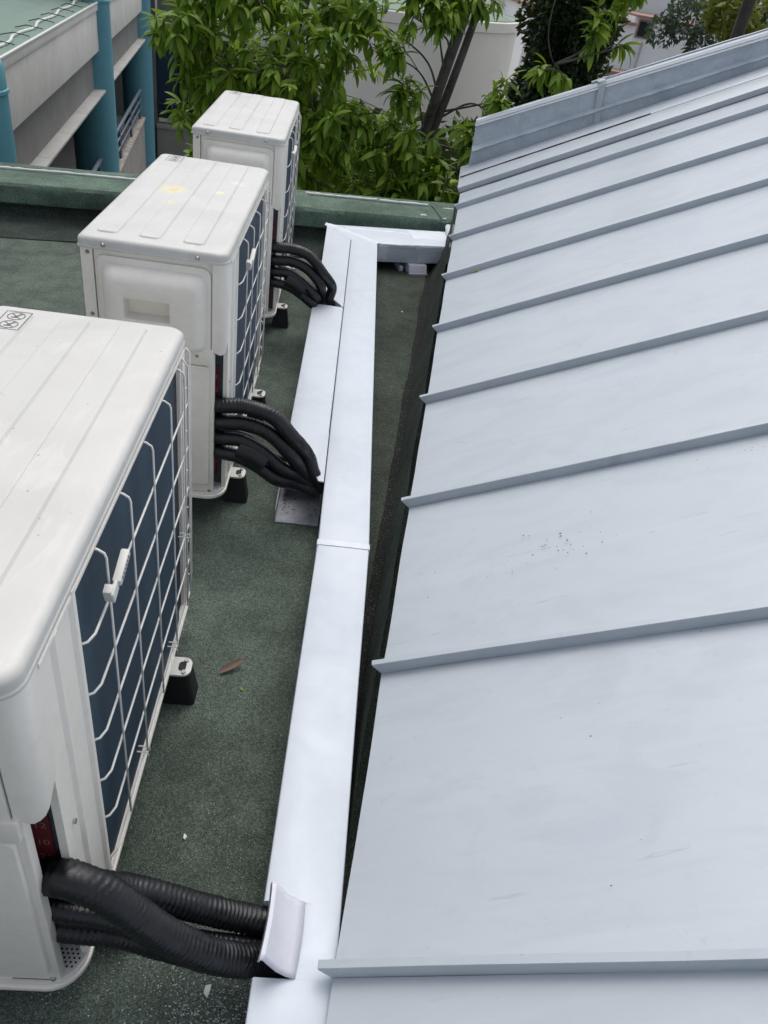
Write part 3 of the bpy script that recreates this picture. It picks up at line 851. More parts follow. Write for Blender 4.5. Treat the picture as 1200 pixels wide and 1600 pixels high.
# elbow run following the parapet
el = [(0.1575, 3.818), (0.441, 3.602), (0.90, 3.748), (0.90, 4.075), (0.45, 3.925)]
def quad_prism(name, pts, z0, z1, m, bev=.004, parent=tr):
    return mesh_obj(name, *hexa([(x, y, z0) for x, y in pts], [(x, y, z1) for x, y in pts]), m, parent, off=TO, bevel=bev)
quad_prism('elbow_cover', [(0.158, 3.819), (0.441, 3.603), (0.93, 3.757), (0.90, 4.02)], Z1 - .098, Z1, M['trunk'])
mesh_obj('elbow_corner', *hexa([(.158, 3.8175, Z0), (.289, 3.60, Z0), (.4395, 3.601, Z0)], [(.158, 3.8175, Z1), (.289, 3.60, Z1), (.4395, 3.601, Z1)]), M['trunk'], tr, off=TO)
# caulk along the mitre and at the roof junction
def caulk_ridge(p, q, w, h, seed, n=26, name='caulk_bead'):
    p, q = Vector(p), Vector(q); d = q - p; side = Vector((-d.y, d.x, 0)).normalized()
    def fn(u, v):
        c = p + d * u
        ww = w * (0.75 + 0.5 * noise.noise(Vector((u * 7, seed, 0))))
        hh = h * (0.6 + 0.9 * abs(noise.noise(Vector((u * 9, v * 5, seed)))))
        return tuple(c + side * (v - .5) * ww + Vector((0, 0, hh * math.sin(math.pi * v) ** .6 if 0 < v < 1 else 0)))
    v, f = plate_grid(fn, n, 8)
    return mesh_obj(name, v, f, M['caulk'], tr, smooth=True, off=TO)
caulk_ridge((.155, 3.822, Z1 - .001), (.445, 3.602, Z1 - .001), .055, .006, 1)
caulk_ridge((.26, 3.80, Z1 - .0005), (.62, 3.86, Z1 - .0005), .035, .004, 2)
caulk_ridge((.62, 3.85, Z1 - .0005), (.92, 3.93, Z1 - .0005), .20, .004, 3)
def wall_patch(a0, a1, z0, z1, seed):
    p, q = Vector((0.441, 3.6025, 0)), Vector((0.93, 3.7565, 0)); d = (q - p).normalized(); nrm = Vector((d.y, -d.x, 0))
    def fn(u, v):
        e1 = .012 * noise.noise(Vector((v * 4, seed, 0)))
        c = p + d * (a0 + e1 + (a1 - a0) * u); z = z0 + (z1 - z0) * v + .008 * noise.noise(Vector((u * 5, seed, 3)))
        t_ = .002 + .003 * abs(noise.noise(Vector((u * 6, v * 5, seed)))) if 0 < u < 1 and 0 < v < 1 else -.001
        return (c.x + nrm.x * t_, c.y + nrm.y * t_, min(z, Z1))
    v, f = plate_grid(fn, 14, 10)
    mesh_obj('caulk_smear', v, f, M['caulk'], tr, smooth=True, off=TO)
wall_patch(.004, .06, -.034, .058, 1); wall_patch(.24, .44, -.036, .02, 2); wall_patch(.225, .44, .010, .057, 5); wall_patch(.06, .23, .040, .058, 7)
# caulk collar rising to the eave end
def blob(name, c, rx, ry, rz, seed, m, parent=tr, off=TO, n=14, rough=.35):
    V, F = [], []
    c = Vector(c)
    for j in range(n + 1):
        th = math.pi * j / n
        for i in range(2 * n):
            ph = math.pi * i / n
            d = Vector((math.sin(th) * math.cos(ph), math.sin(th) * math.sin(ph), math.cos(th)))
            k = 1 + rough * noise.noise(d * 1.7 + Vector((seed, 0, 0))) + rough * .4 * noise.noise(d * 5 + Vector((seed, 3, 0)))
            V.append((c.x + d.x * rx * k, c.y + d.y * ry * k, c.z + d.z * rz * k))
    for j in range(n):
        for i in range(2 * n): F.append((j * 2 * n + i, j * 2 * n + (i + 1) % (2 * n), (j + 1) * 2 * n + (i + 1) % (2 * n), (j + 1) * 2 * n + i))
    return mesh_obj(name, V, F, m, parent, smooth=True, off=off)
blob('caulk_collar', (.875, 3.95, .066), .05, .16, .030, 3, M['caulk'], rough=.2)
blob('caulk_blob', (.3635, -.085, .060), .030, .030, .010, 6, M['caulk'])
blob('caulk_blob', (.275, -.10, .060), .022, .030, .008, 8, M['caulk'])
blob('caulk_blob', (.157, 3.82, .060), .012, .012, .006, 9, M['caulk'])
# bent flap of cut cover over the near pipe entry
V, F = [], []
n = 12
for i in range(n + 1):
    v_ = i / n
    y = .004 + .115 * v_
    pr_ = [(.318, Z1 + .001), (.305, Z1 + .008), (.290, Z1 + .022), (.276, Z1 + .044), (.268, Z1 + .058), (.262, Z1 + .060), (.259, Z1 + .052)]
    for (x, z) in pr_: V.append((x + .006 * v_ + .003 * math.sin(v_ * 3), y, z + .003 * math.sin(v_ * 2.5)))
m_ = 7
for i in range(n):
    for k in range(m_ - 1): F.append((i * m_ + k, i * m_ + k + 1, (i + 1) * m_ + k + 1, (i + 1) * m_ + k))
fl = mesh_obj('bent_flap', V, F, M['trunk_grey'], tr, smooth='auto', off=TO)
md = fl.modifiers.new('solid', 'SOLIDIFY'); md.thickness = .003
# supports
for (x, y, yaw_) in ((.655, 3.60, .3),):
    pass
d_ = Vector((0.4915, 0.155, 0)).normalized(); n_ = Vector((d_.y, -d_.x, 0)); c0 = Vector((.600, 3.655, 0))
def supp(a0, a1, b0, b1, z0, z1, name, m, bev=.002):
    q = [c0 + d_ * a + n_ * b for a, b in ((a0, b0), (a1, b0), (a1, b1), (a0, b1))]
    mesh_obj(name, *hexa([(p.x, p.y, z0) for p in q], [(p.x, p.y, z1) for p in q]), m, tr, off=TO, bevel=bev)
q_b = [c0 + d_ * a + n_ * b for a, b in ((.02, -.10), (.122, -.10), (.122, .050), (.02, .050))]
q_t = [c0 + d_ * a + n_ * b for a, b in ((.02, -.10), (.122, -.10), (.122, .030), (.02, .030))]
mesh_obj('support_block', *hexa([(p.x, p.y, DECK + .003) for p in q_b], [(p.x, p.y, -.0395) for p in q_t]), M['trunk_grey'], tr, off=TO, bevel=.0015)
supp(.018, .124, .0505, .056, DECK + .002, DECK + .012, 'support_lip', M['trunk_grey'], 0)
supp(-.022, -.002, -.1, .0, DECK + .004, -.060, 'support_clip', M['trunk_grey'])
for y in (0.55, 2.05, 3.1):
    mesh_obj('support_block', *box(lx(y)[0] + .01, lx(y)[1] - .03, y, y + .09, DECK, Z0), M['trunk_grey'], tr, off=TO, bevel=.002)
# open channel support under the left run
ch = [box(.1535, .280, 1.300, 1.52, DECK + .002, DECK + .0045), box(.151, .1535, 1.300, 1.52, DECK + .002, -.045), box(.280, .2825, 1.300, 1.52, DECK + .002, -.045), box(.1535, .280, 1.52, 1.523, DECK + .002, -.045)]
cg = mesh_obj('open_channel', *join_geo(ch), M['channel'], tr, off=TO)
gl = []
random.seed(4)
for k in range(46):
    if k < 16: x, y = random.gauss(.175, .007), random.gauss(1.39, .014)
    else: x, y = random.uniform(.17, .278), random.triangular(1.305, 1.46, 1.38)
    r_ = random.uniform(.0008, .0034)
    gl.append(([(x + r_ * random.uniform(.5, 1.3) * math.cos(a), y + r_ * random.uniform(.5, 1.3) * math.sin(a), DECK + .0052) for a in [q * math.pi / 3 for q in range(6)]], [tuple(range(6))]))
tag(mesh_obj('dirt_spots', *join_geo(gl), M['rubber'], tr, off=TO), kind='stuff')

# ------------------------------------------------------------------ pipes
def hose(path, r, parent, off, seed, name='pipe', m=None, corr=True, step=.0017, r_end=None):
    p = spline(path, step)
    def rip(i, an, rr):
        t = i / len(p)
        if r_end: rr = rr + (r_end - rr) * t
        if not corr: return rr * (1 + .03 * noise.noise(Vector((i * .03, math.cos(an), seed))))
        q = Vector((math.cos(an) * 1.6, math.sin(an) * 1.6, seed))
        ph = i * 1.25 + 8.0 * noise.noise(q + Vector((0, 0, i * .02))) + 1.4 * math.sin(an + seed)
        am = .034 + .05 * noise.noise(Vector((i * .06, seed, math.cos(an) * 2)))
        return rr * (1 + am * math.sin(ph) + .03 * noise.noise(Vector((i * .35, math.sin(an) * 3, math.cos(an) * 3 + seed))) + .03 * noise.noise(Vector((i * .05, math.sin(an) * 1.5, math.cos(an) * 1.5 + seed))))
    v, f = tube(p, r, 26, True, rip)
    return mesh_obj(name, v, f, m or M['wrap'], parent, smooth=True, off=off)

def bundle(lab, loc):
    e = empty('pipe_bundle', loc); tag(e, lab, 'pipes', 'black insulated pipe bundles from the units'); return e
b1 = bundle('thick black wrapped pipes sagging from the nearest unit into the trunking', (.1, .06, DECK)); o1 = (.1, .06, DECK)
hose([(-.12, .080, .222), (-.071, .055, .235), (-.032, .037, .257), (.003, .025, .274), (.048, .02, .251), (.089, .015, .204), (.131, .015, .147), (.18, .02, .09), (.227, .03, .051), (.268, .045, .02), (.33, .05, .0)], .0245, b1, o1, 1)
hose([(-.10, .085, .200), (-.042, .060, .200), (.013, .070, .170), (.053, .085, .135), (.099, .090, .108), (.147, .095, .076), (.207, .10, .042), (.269, .10, .026), (.33, .10, .01)], .0225, b1, o1, 2)
hose([(-.12, .07, .15), (-.06, .045, .150), (-.009, .045, .134), (.042, .055, .106), (.105, .060, .055), (.17, .065, .015), (.23, .068, -.005), (.33, .07, -.01)], .0185, b1, o1, 3)
hose([(-.12, .06, .118), (-.055, .036, .116), (-.008, .035, .104), (.042, .045, .078), (.106, .050, .032), (.17, .055, -.010), (.23, .06, -.022), (.33, .06, -.02)], .0180, b1, o1, 4)
hose([(-.12, .07, .185), (-.045, .034, .178), (.03, .036, .150), (.10, .045, .095), (.17, .060, .040), (.24, .07, .01), (.33, .085, -.01)], .015, b1, o1, 5)

def side_bundle(b, o, dx, dy, tx, ty, sgn=1):
    # four pipes that arch out of the opening and dive into the trunking end
    hose([(dx - .10, dy + .04, .285), (dx - .02, dy, .283), (dx + .05, dy + .008, .283), (dx + .125, dy + .010, .262), (dx + .185, dy + .012, .200), (dx + .228, ty + .010, .120), (tx - .012, ty + .012, .060), (tx + .02, ty + .02, .0)], .0210, b, o, 11 + dy)
    hose([(dx - .10, dy + .04, .228), (dx - .02, dy, .230), (dx + .05, dy + .004, .232), (dx + .118, dy + .006, .210), (dx + .178, dy + .008, .152), (tx - .045, ty + .002, .070), (tx - .01, ty + .015, .0)], .0205, b, o, 12 + dy)
    hose([(dx - .10, dy + .04, .180), (dx - .02, dy, .182), (dx + .045, dy - .004, .182), (dx + .105, dy - .004, .152), (dx + .16, dy - .002, .104), (tx - .055, ty - .006, .050), (tx, ty + .01, .005)], .0190, b, o, 13 + dy)
    hose([(dx - .10, dy + .04, .135), (dx - .02, dy - .002, .137), (dx + .04, dy - .010, .132), (dx + .095, dy - .012, .108), (dx + .15, dy - .010, .070), (tx - .06, ty - .012, .030), (tx, ty, .0)], .0190, b, o, 14 + dy, corr=True)
    hose([(dx + .038, dy - .007, .158), (dx + .075, dy - .009, .145), (dx + .112, dy - .009, .122)], .0305, b, o, 16 + dy, name='tape_wrap', corr=False)
    hose([(dx - .10, dy + .05, .20), (dx - .02, dy + .012, .202), (dx + .06, dy + .014, .190), (dx + .125, dy + .016, .140), (tx - .03, ty + .014, .07), (tx, ty + .02, .02)], .006, b, o, 17 + dy, name='cable', m=M['wrap_grey'], corr=False)
b2 = bundle('black pipes arching from the middle unit, with a taped lump halfway', (.1, 1.32, DECK)); o2 = (.1, 1.32, DECK)
side_bundle(b2, o2, 0.0, 1.305, .262, 1.352)
b3 = bundle('farthest bundle of black pipes, diving into the notch in the white trunking', (.1, 2.63, DECK)); o3 = (.1, 2.63, DECK)
side_bundle(b3, o3, 0.004, 2.635, .238, 2.705)

# ------------------------------------------------------------------ debris on the deck
def leaf_mesh(name, L, wd, droop, fold=.25, seg=6, m=None):
    V, F = [], []
    for i in range(seg + 1):
        t = i / seg
        w_ = wd * math.sin(math.pi * min(1, t * .92 + .06)) ** .8 * (1 if t < .99 else .05)
        x = L * t * math.cos(droop * t * .5); z = -L * t * math.sin(droop * t * .5)
        V += [(x, -w_ / 2, z + fold * w_ / 2), (x, 0, z), (x, w_ / 2, z + fold * w_ / 2)]
    for i in range(seg):
        a = i * 3
        F += [(a, a + 1, a + 4, a + 3), (a + 1, a + 2, a + 5, a + 4)]
    me = bpy.data.meshes.new(name); me.from_pydata(V, [], F)
    if m: me.materials.append(m)
    for p in me.polygons: p.use_smooth = True
    return me
o = bpy.data.objects.new('dry_leaf', leaf_mesh('dry_leaf', .068, .016, -.3, .9, 8, M['brown'])); link(o)
o.location = (.088, .705, DECK + .004); o.rotation_euler = (.3, -.08, math.radians(38))
tag(o, 'curled brown dry leaf lying on the green deck beside the nearest unit', 'leaf')
o = bpy.data.objects.new('small_leaf', leaf_mesh('small_leaf', .012, .008, .2, .3, 5, M['leaf_young'])); link(o)
o.location = (.143, .669, DECK + .003); o.rotation_euler = (0, 0, -.7); tag(o, 'tiny pale green leaf on the deck just below the brown dry leaf', 'leaf')
def chip(x, y, s, lab, n=5):
    V = []
    for i in range(n):
        a = 2 * math.pi * i / n + random.uniform(-.3, .3); r_ = s * random.uniform(.5, 1)
        V.append((x + r_ * math.cos(a) * .6, y + r_ * math.sin(a), DECK + random.uniform(.002, .007)))
    T = [(a, b, c + .0012) for a, b, c in V]
    tag(mesh_obj('plastic_chip', *hexa(V, T), M['chip'], off=(x, y, DECK)), lab, 'debris')
random.seed(12)
chip(.093, .299, .008, 'white plastic chip on the deck above the thick near pipes')
chip(.183, .038, .013, 'striped white scrap on the deck below the thick near pipes, beside the trunking')
chip(.580, 3.071, .009, 'white scrap on the deck between the trunking and the roof eave')
# scattered drilling dust and crumbs (uncountable)
gl = []
def crumb(x, y, r_):
    z = DECK + .001
    a0 = random.uniform(0, 6); st = random.uniform(.35, 1)
    v = [(x + r_ * math.cos(a0 + a) , y + r_ * st * math.sin(a0 + a), z) for a in (0, 2.1, 4.2)] + [(x, y, z + r_ * .6)]
    gl.append((v, [(0, 1, 3), (1, 2, 3), (2, 0, 3)]))
for k in range(3200):
    y = random.uniform(-.45, .13); x = random.uniform(-.1, .27)
    if random.random() < .6: y = random.gauss(.0, .06); x = random.gauss(.2, .06)
    if x > .26: continue
    crumb(x, y, random.choice((.0006, .0008, .001, .0014, .002)))
for k in range(420):
    y = random.uniform(.1, 3.2); x = random.uniform(.0, .26 if y < 1 else .16)
    crumb(x, y, random.choice((.0006, .0008, .001, .0013)))
for k in range(60):
    y = random.uniform(1.2, 3.4); crumb(random.uniform(.44, .36 + .12 * y), y, random.choice((.001, .0015)))
for k in range(300):
    y = random.uniform(.13, .34); x = random.gauss(.2, .05)
    if x < .255: crumb(x, y, random.choice((.0006, .0009, .0013)))
tag(mesh_obj('white_crumbs', *join_geo(gl), M['chip']), 'fine white plastic crumbs and drilling dust scattered over the green deck', 'debris', kind='stuff')
# dark grit and scrapes on the roof sheets
gl = []
def rspot(e, s_, r_, st=1.0):
    a0 = random.uniform(0, 6)
    gl.append(([RP(e + r_ * st * math.cos(a0 + a) * random.uniform(.6, 1.2), s_ + r_ * math.sin(a0 + a) * random.uniform(.6, 1.2), .0065 + random.uniform(0, .001)) for a in (0, 1.26, 2.5, 3.77, 5.0)], [(0, 1, 2, 3, 4)]))
for k in range(34): rspot(random.gauss(.93, .045), random.gauss(.40, .055), random.uniform(.0008, .0026))
for k in range(16): rspot(random.gauss(.85, .05), random.gauss(.26, .05), random.uniform(.0006, .0014))
for k in range(10): rspot(random.gauss(1.12, .02), random.gauss(.88, .03), random.uniform(.0008, .0018))
for k in range(60): rspot(random.uniform(.05, 4.4), random.uniform(.05, 1.8), random.uniform(.0006, .0018))
tag(mesh_obj('roof_grit', *join_geo(gl), M['dark']), 'dark grit specks scattered on the metal roof sheets', 'debris', kind='stuff')
# yellow fallen petal on the roof
pv = [RP(3.012, .115, .0015), RP(3.0, .15, .003), RP(2.985, .16, .006), RP(2.992, .125, .004)]
tag(mesh_obj('yellow_petal', *hexa(pv, [tuple(Vector(p) + RN * .001) for p in pv]), mat('petal', (.55, .42, .08), .7), off=pv[0]), 'small yellow petal caught against a roof seam', 'petal')

# ------------------------------------------------------------------ annex building on the left
ann = empty('annex_building', A(8, 1.4, -7)); AO = A(8, 1.4, -7)
tag(ann, 'grey rendered neighbouring building with teal round columns and a green flat roof', 'building')
def abox(name, a0, a1, o0, o1, z0, z1, m, bev=0, parent=ann):
    b_ = [A(a0, o0, z0), A(a1, o0, z0), A(a1, o1, z0), A(a0, o1, z0)]
    t_ = [A(a0, o0, z1), A(a1, o0, z1), A(a1, o1, z1), A(a0, o1, z1)]
    return mesh_obj(name, *hexa(b_, t_), m, parent, off=AO, bevel=bev)
cols = [(5.70, .055), (10.55, .60), (15.55, .60)]
rc = .265
def col_along(px_right_along, off): return px_right_along
# columns: right tangent matches along 5.72 / 10.73 / 15.6 on the facade plane
for (al, zt_) in ((5.82, .50), (10.945, .50), (16.1, .50)):
    prf = [(-7.0, rc), (.22, rc), (.225, rc + .010), (.245, rc + .010), (.25, rc), (.37, rc), (.40, rc - .015), (.415, rc - .05), (.42, .0)]
    if al > 6: prf = [(-7.0, rc), (.36, rc), (.365, rc + .010), (.385, rc + .010), (.39, rc), (2.5, rc)]
    V, F = [], []
    nseg = 32
    for z, r_ in prf:
        cx, cy, _ = A(al, 1.693, 0)
        for k in range(nseg): V.append((cx + max(r_, .001) * math.cos(2 * math.pi * k / nseg), cy + max(r_, .001) * math.sin(2 * math.pi * k / nseg), z))
    for i in range(len(prf) - 1):
        for k in range(nseg): F.append((i * nseg + k, i * nseg + (k + 1) % nseg, (i + 1) * nseg + (k + 1) % nseg, (i + 1) * nseg + k))
    mesh_obj('column', V, F, M['teal'], ann, smooth='auto', off=AO)
for (a0, a1, mm) in ((4.75, 10.85, 0), (10.85, 15.95, 1)):
    abox('fascia', a0, a1, 1.550, 1.771, -0.116, 0.286, M['render'], .004)
    abox('fascia_cap', a0, a1, 1.533, 1.793, 0.288, 0.353, M['render'], .006)
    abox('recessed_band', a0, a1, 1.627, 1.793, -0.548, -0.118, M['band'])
    n_t = int(round((a1 - a0) / .95))
    a = 9.27 - .97 * 4 if mm == 0 else 11.2
    while a < a1:
        abox('ledge_tile', max(a, a0) + .004, min(a + .97, a1 - .12) - .004, 1.500, 1.77, -.540, -.518, M['tile'], .003)
        a += .97
abox('roof_edge_strip', 4.75, 17.635, 1.522, 1.544, 0.355, 0.371, M['sealant'], .003)
abox('kerb_top', 4.75, 17.635, 1.545, 1.921, 0.355, 0.362, M['green_roof'])
abox('roof_surface', 4.75, 17.635, 1.923, 7.196, 0.192, 0.324, M['lap'] if False else M['green_roof'])
pts = []
for i in range(150):
    a = 4.75 + 10 * i / 149
    pts.append(A(a, 1.644 + .016 * (a - 6.75) + .018 * math.sin(a * 6.2) + .012 * noise.noise(Vector((a * 3, 0, 0))), .372))
mesh_obj('sealant_line', *tube(pts, .012, 6), M['sealant'], ann, smooth=True, off=AO)
for a in [5.7 + .52 * i for i in range(16)]:
    mesh_obj('tie_wire', *tube([A(a - .06, 1.76, .372), A(a, 1.665 + .016 * (a - 6.75), .392), A(a + .06, 1.57, .372)], .004, 5), M['dark'], ann, off=AO)
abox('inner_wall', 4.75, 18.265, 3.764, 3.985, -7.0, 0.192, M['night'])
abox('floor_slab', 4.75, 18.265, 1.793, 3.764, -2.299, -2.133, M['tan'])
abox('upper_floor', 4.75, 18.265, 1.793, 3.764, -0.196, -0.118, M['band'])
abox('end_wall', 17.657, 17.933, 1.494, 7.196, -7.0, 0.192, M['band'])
abox('near_end_wall', 4.6, 4.75, 1.660, 7.196, -7.0, 0.324, M['render'])
for (a0, a1) in ((5.9, 10.8), (11.0, 15.75)):
    abox('balcony_wall', a0, a1, 1.572, 1.727, -7.0, -1.773, M['tan'])
    abox('pebble_coping', a0, a1, 1.544, 1.755, -1.771, -1.735, M['pebble'], .004)
    for z_, r_ in ((-1.31, .028), (-1.45, .02), (-1.58, .02)):
        mesh_obj('handrail', *tube([A(a0, 1.62, z_), A(a1, 1.62, z_)], r_, 8), M['rail'], ann, smooth=True, off=AO)
    for a in [a0 + .2 + i * (a1 - a0 - .4) / 3 for i in range(4)]:
        mesh_obj('rail_post', *tube([A(a, 1.62, -1.74), A(a, 1.62, -1.31)], .02, 6), M['rail'], ann, off=AO)
# return wing facing the camera
abox('wing_beam', 17.60, 17.823, 0.664, 1.439, -0.606, 1.188, M['band'])
abox('wing_sill', 17.55, 17.823, 0.886, 1.483, -0.650, -0.606, M['tile'])
abox('navy_panel', 17.657, 17.823, 1.107, 1.483, -2.078, -0.650, M['navy'])
abox('wing_recess', 17.933, 18.044, -0.886, 1.483, -2.133, -0.606, M['night'])
abox('wing_wall', 17.55, 17.767, -1.771, 1.506, -7.0, -2.244, M['tan'])
abox('wing_coping', 17.50, 17.801, -1.771, 1.506, -2.244, -2.177, M['tile'], .004)
for z_ in (-1.80, -1.94): mesh_obj('handrail', *tube([A(17.6, 1.47, z_), A(17.6, -1.3, z_)], .022, 8), M['rail'], ann, smooth=True, off=AO)
for a in (1.2, .7, .2, -.3): mesh_obj('rail_post', *tube([A(17.6, a, -2.17), A(17.6, a, -1.80)], .018, 6), M['rail'], ann, off=AO)

# ------------------------------------------------------------------ round cream building
cyc = (-1.70, 23.4); CRR = 5.80
rb = empty('round_building', (cyc[0], cyc[1], -7)); RBO = (cyc[0], cyc[1], -7)
tag(rb, 'round cream rendered building with a green roof, behind the leafy tree', 'building')
def lathe(prf, c, nseg=96):
    V, F = [], []
    for r_, z in prf:
        for k in range(nseg): V.append((c[0] + r_ * math.cos(2 * math.pi * k / nseg), c[1] + r_ * math.sin(2 * math.pi * k / nseg), z))
    for i in range(len(prf) - 1):
        for k in range(nseg): F.append((i * nseg + k, i * nseg + (k + 1) % nseg, (i + 1) * nseg + (k + 1) % nseg, (i + 1) * nseg + k))
    return V, F
ZR = .335
mesh_obj('wall', *lathe([(CRR, -7), (CRR, ZR - .22)], cyc), M['cream'], rb, smooth='auto', off=RBO)
mesh_obj('parapet_band', *lathe([(CRR + .001, ZR - .218), (CRR + .03, ZR - .21), (CRR + .03, ZR - .02), (CRR + .01, ZR), (CRR - .12, ZR), (CRR - .13, ZR - .15)], cyc), M['cream'], rb, smooth='auto', off=RBO)
mesh_obj('green_edge', *lathe([(CRR - .015, ZR + .003), (CRR - .03, ZR + .02), (CRR - .11, ZR + .01), (CRR - .115, ZR + .002)], cyc), M['green_roof'], rb, smooth='auto', off=RBO)
mesh_obj('roof', *lathe([(CRR - .13, ZR - .06), (4.0, ZR - .03), (.01, ZR)], cyc), M['green_roof'], rb, smooth='auto', off=RBO)

# ------------------------------------------------------------------ white house far right
wh = empty('white_house', (9, 30, -7)); WO = (9, 30, -7)
tag(wh, 'white walled house with terracotta edged roofs, seen between the trees at the top right', 'house')
def wbox(name, x0, x1, y0, y1, z0, z1, m, bev=0): return mesh_obj(name, *box(x0, x1, y0, y1, z0, z1), m, wh, off=WO, bevel=bev)
wbox('wall', 5.2, 8.62, 28.0, 34, -7, .50, M['white_house'])
wbox('wall', 8.62, 13.5, 28.25, 34, -7, .74, M['white_house'])
wbox('upper_wall', 4.0, 18, 34.1, 40, -7, 4.8, M['white_house'])
wbox('terracotta_coping', 5.1, 8.60, 27.85, 34, .502, .58, M['terra'])
wbox('terracotta_coping', 8.63, 13.6, 28.05, 34, .742, .80, M['terra'])
wbox('window', 8.80, 9.22, 28.20, 28.24, .24, .64, M['night'])
wbox('window_frame', 8.75, 9.27, 28.215, 28.245, .19, .69, M['terra'])
wbox('lower_roof', 7.0, 8.75, 26.6, 27.84, -.80, -.70, M['terra'])
wbox('lower_wall', 7.1, 8.65, 26.7, 27.95, -7, -.805, M['white_house'])
for x in (9.9, 10.9):
    wbox('window', x, x + .55, 28.20, 28.24, -1.6, -.5, M['night'])
mesh_obj('downpipe', *tube([(9.02, 28.1, -6), (9.02, 28.1, .10)], .04, 8), M['tile'], wh, smooth=True, off=WO)

# ------------------------------------------------------------------ trees
LM = [leaf_mesh('leaf', .150, .040, random.uniform(.3, 1.3), random.uniform(.2, .5), 6, M['leaf']) for _ in range(6)]
def proj_ok(p):
    d = Vector(p) - CAM; z = d.dot(CF)
    if z < .1: return None
    x = 600 + 1183.4 * d.dot(CR) / z; y = 800 - 1183.4 * d.dot(CU) / z
    return x, y, z
def leaf_matrix(p, d, roll, s):
    d = Vector(d).normalized()
    up = Vector((0, 0, 1)); sd = up.cross(d)
    if sd.length < .05: sd = Vector((1, 0, 0))
    sd.normalize(); u2 = d.cross(sd)
    m3 = Matrix((d, sd, u2)).transposed().to_4x4()
    return Matrix.Translation(p) @ m3 @ Matrix.Rotation(roll, 4, 'X') @ Matrix.Scale(s, 4)
def rosette(tip, dirn, n, s, out, droop=.55):
    # a drooping whorl of leaves strung along the last bit of a shoot
    dirn = Vector(dirn).normalized()
    sd = dirn.cross(Vector((0, 0, 1)));  sd = sd.normalized() if sd.length > .05 else Vector((1, 0, 0))
    up = sd.cross(dirn)
    for k in range(n):
        a = 2.4 * k + random.uniform(-.4, .4)
        spread = random.uniform(.5, 1.15)
        d = dirn * random.uniform(.35, .9) + (sd * math.cos(a) + up * math.sin(a)) * spread + Vector((0, 0, -droop * random.uniform(.4, 1.4)))
        p = Vector(tip) - dirn * .05 * s * (k / n) * random.uniform(.5, 2.4)
        out.append(leaf_matrix(p, d, random.uniform(-.6, .6), s * random.choice((.6, .75, .85, .95, 1.05)) * random.uniform(.85, 1.15)))

def tree(name, label, base, trunks, blobs, root, nb_, lm, leafmat, s=1.0, nleaf=(9, 14), singles=300, droop=.34, seed=1, group='leafy trees behind the parapet'):
    random.seed(seed)
    t0 = empty(name, base); tag(t0, label, 'tree', group)
    nodes = []
    for (pts, r0, r1) in trunks:
        p = spline(pts, .06)
        nodes += [(q, i / len(p)) for i, q in enumerate(p)]
        rr = [r0 + (r1 - r0) * i / (len(p) - 1) for i in range(len(p))]
        v, f = tube(p, rr, 12, True, lambda i, an, r_: r_ * (1 + .10 * noise.noise(Vector((math.cos(an) * 1.5, math.sin(an) * 1.5, i * .12 + seed)))))
        mesh_obj('trunk', v, f, M['bark'], t0, smooth=True, off=base)
    mats, tw = [], []
    for (c, rad, n) in blobs:
        c = Vector(c)
        made = 0
        # each blob: one branch from the nearest trunk node, then shoots
        near = min(nodes, key=lambda q: (q[0] - c - Vector((0, 0, -.3))).length)[0]
        dl_ = (near - c).length * .3
        mid = (near + c) / 2 + Vector((random.uniform(-1, 1), random.uniform(-1, 1), random.uniform(-.5, 1))) * min(.15, dl_)
        bp_ = spline([near, mid, c], .05)
        v, f = tube(bp_, [.009 - .0055 * i / len(bp_) for i in range(len(bp_))], 6, True)
        mesh_obj('branch', v, f, M['bark'], t0, smooth=True, off=base)
        for k in range(n):
            while True:
                q = Vector((random.uniform(-1, 1), random.uniform(-1, 1), random.uniform(-1, 1)))
                if q.length <= 1: break
            tip = c + Vector((q.x * rad[0], q.y * rad[1], q.z * rad[2]))
            st_ = bp_[int(len(bp_) * random.uniform(.55, .99))]
            dr = (tip - st_)
            if dr.length < .03: continue
            m1 = (st_ + tip) / 2 + Vector((0, 0, .12 * dr.length))
            shoot = spline([st_, m1, tip], .12)
            tw.append(tube(shoot, .0035, 4, False))
            dn = (dr.normalized() + Vector((random.uniform(-.5, .5), -.3, -.22))).normalized()
            rosette(tip, dn, random.randint(*nleaf), s, mats, droop)
            if random.random() < .5:
                rosette(m1 + Vector((0, 0, -.02)), dn + Vector((random.uniform(-.5, .5), random.uniform(-.5, .5), 0)), 4, s * .9, mats, droop)
    tag(mesh_obj('twig', *join_geo(tw), M['twig'], t0, off=base), kind='stuff')
    scored = []
    for mm in mats:
        pr_ = proj_ok(mm.translation)
        ok = pr_ and -20 < pr_[0] < 1220 and -20 < pr_[1] < 380
        scored.append(((pr_[2] if pr_ else 99) / mm.median_scale + (0 if ok else 100), mm))
    scored.sort(key=lambda q: q[0])
    inv = Matrix.Translation(Vector(base)).inverted()
    for i, (_, mm) in enumerate(scored[:singles]):
        o = bpy.data.objects.new('leaf', lm[i % len(lm)]); COL.objects.link(o); o.parent = t0; o.matrix_local = inv @ mm
    rest = scored[singles:]
    if rest:
        V, F = [], []
        for i, (_, mm) in enumerate(rest):
            me = lm[i % len(lm)]; m2 = inv @ mm; n0 = len(V)
            V += [tuple(m2 @ v.co) for v in me.vertices]; F += [tuple(x + n0 for x in p.vertices) for p in me.polygons]
        tag(mesh_obj('foliage', V, F, leafmat, t0, smooth=True), kind='stuff')
    return t0

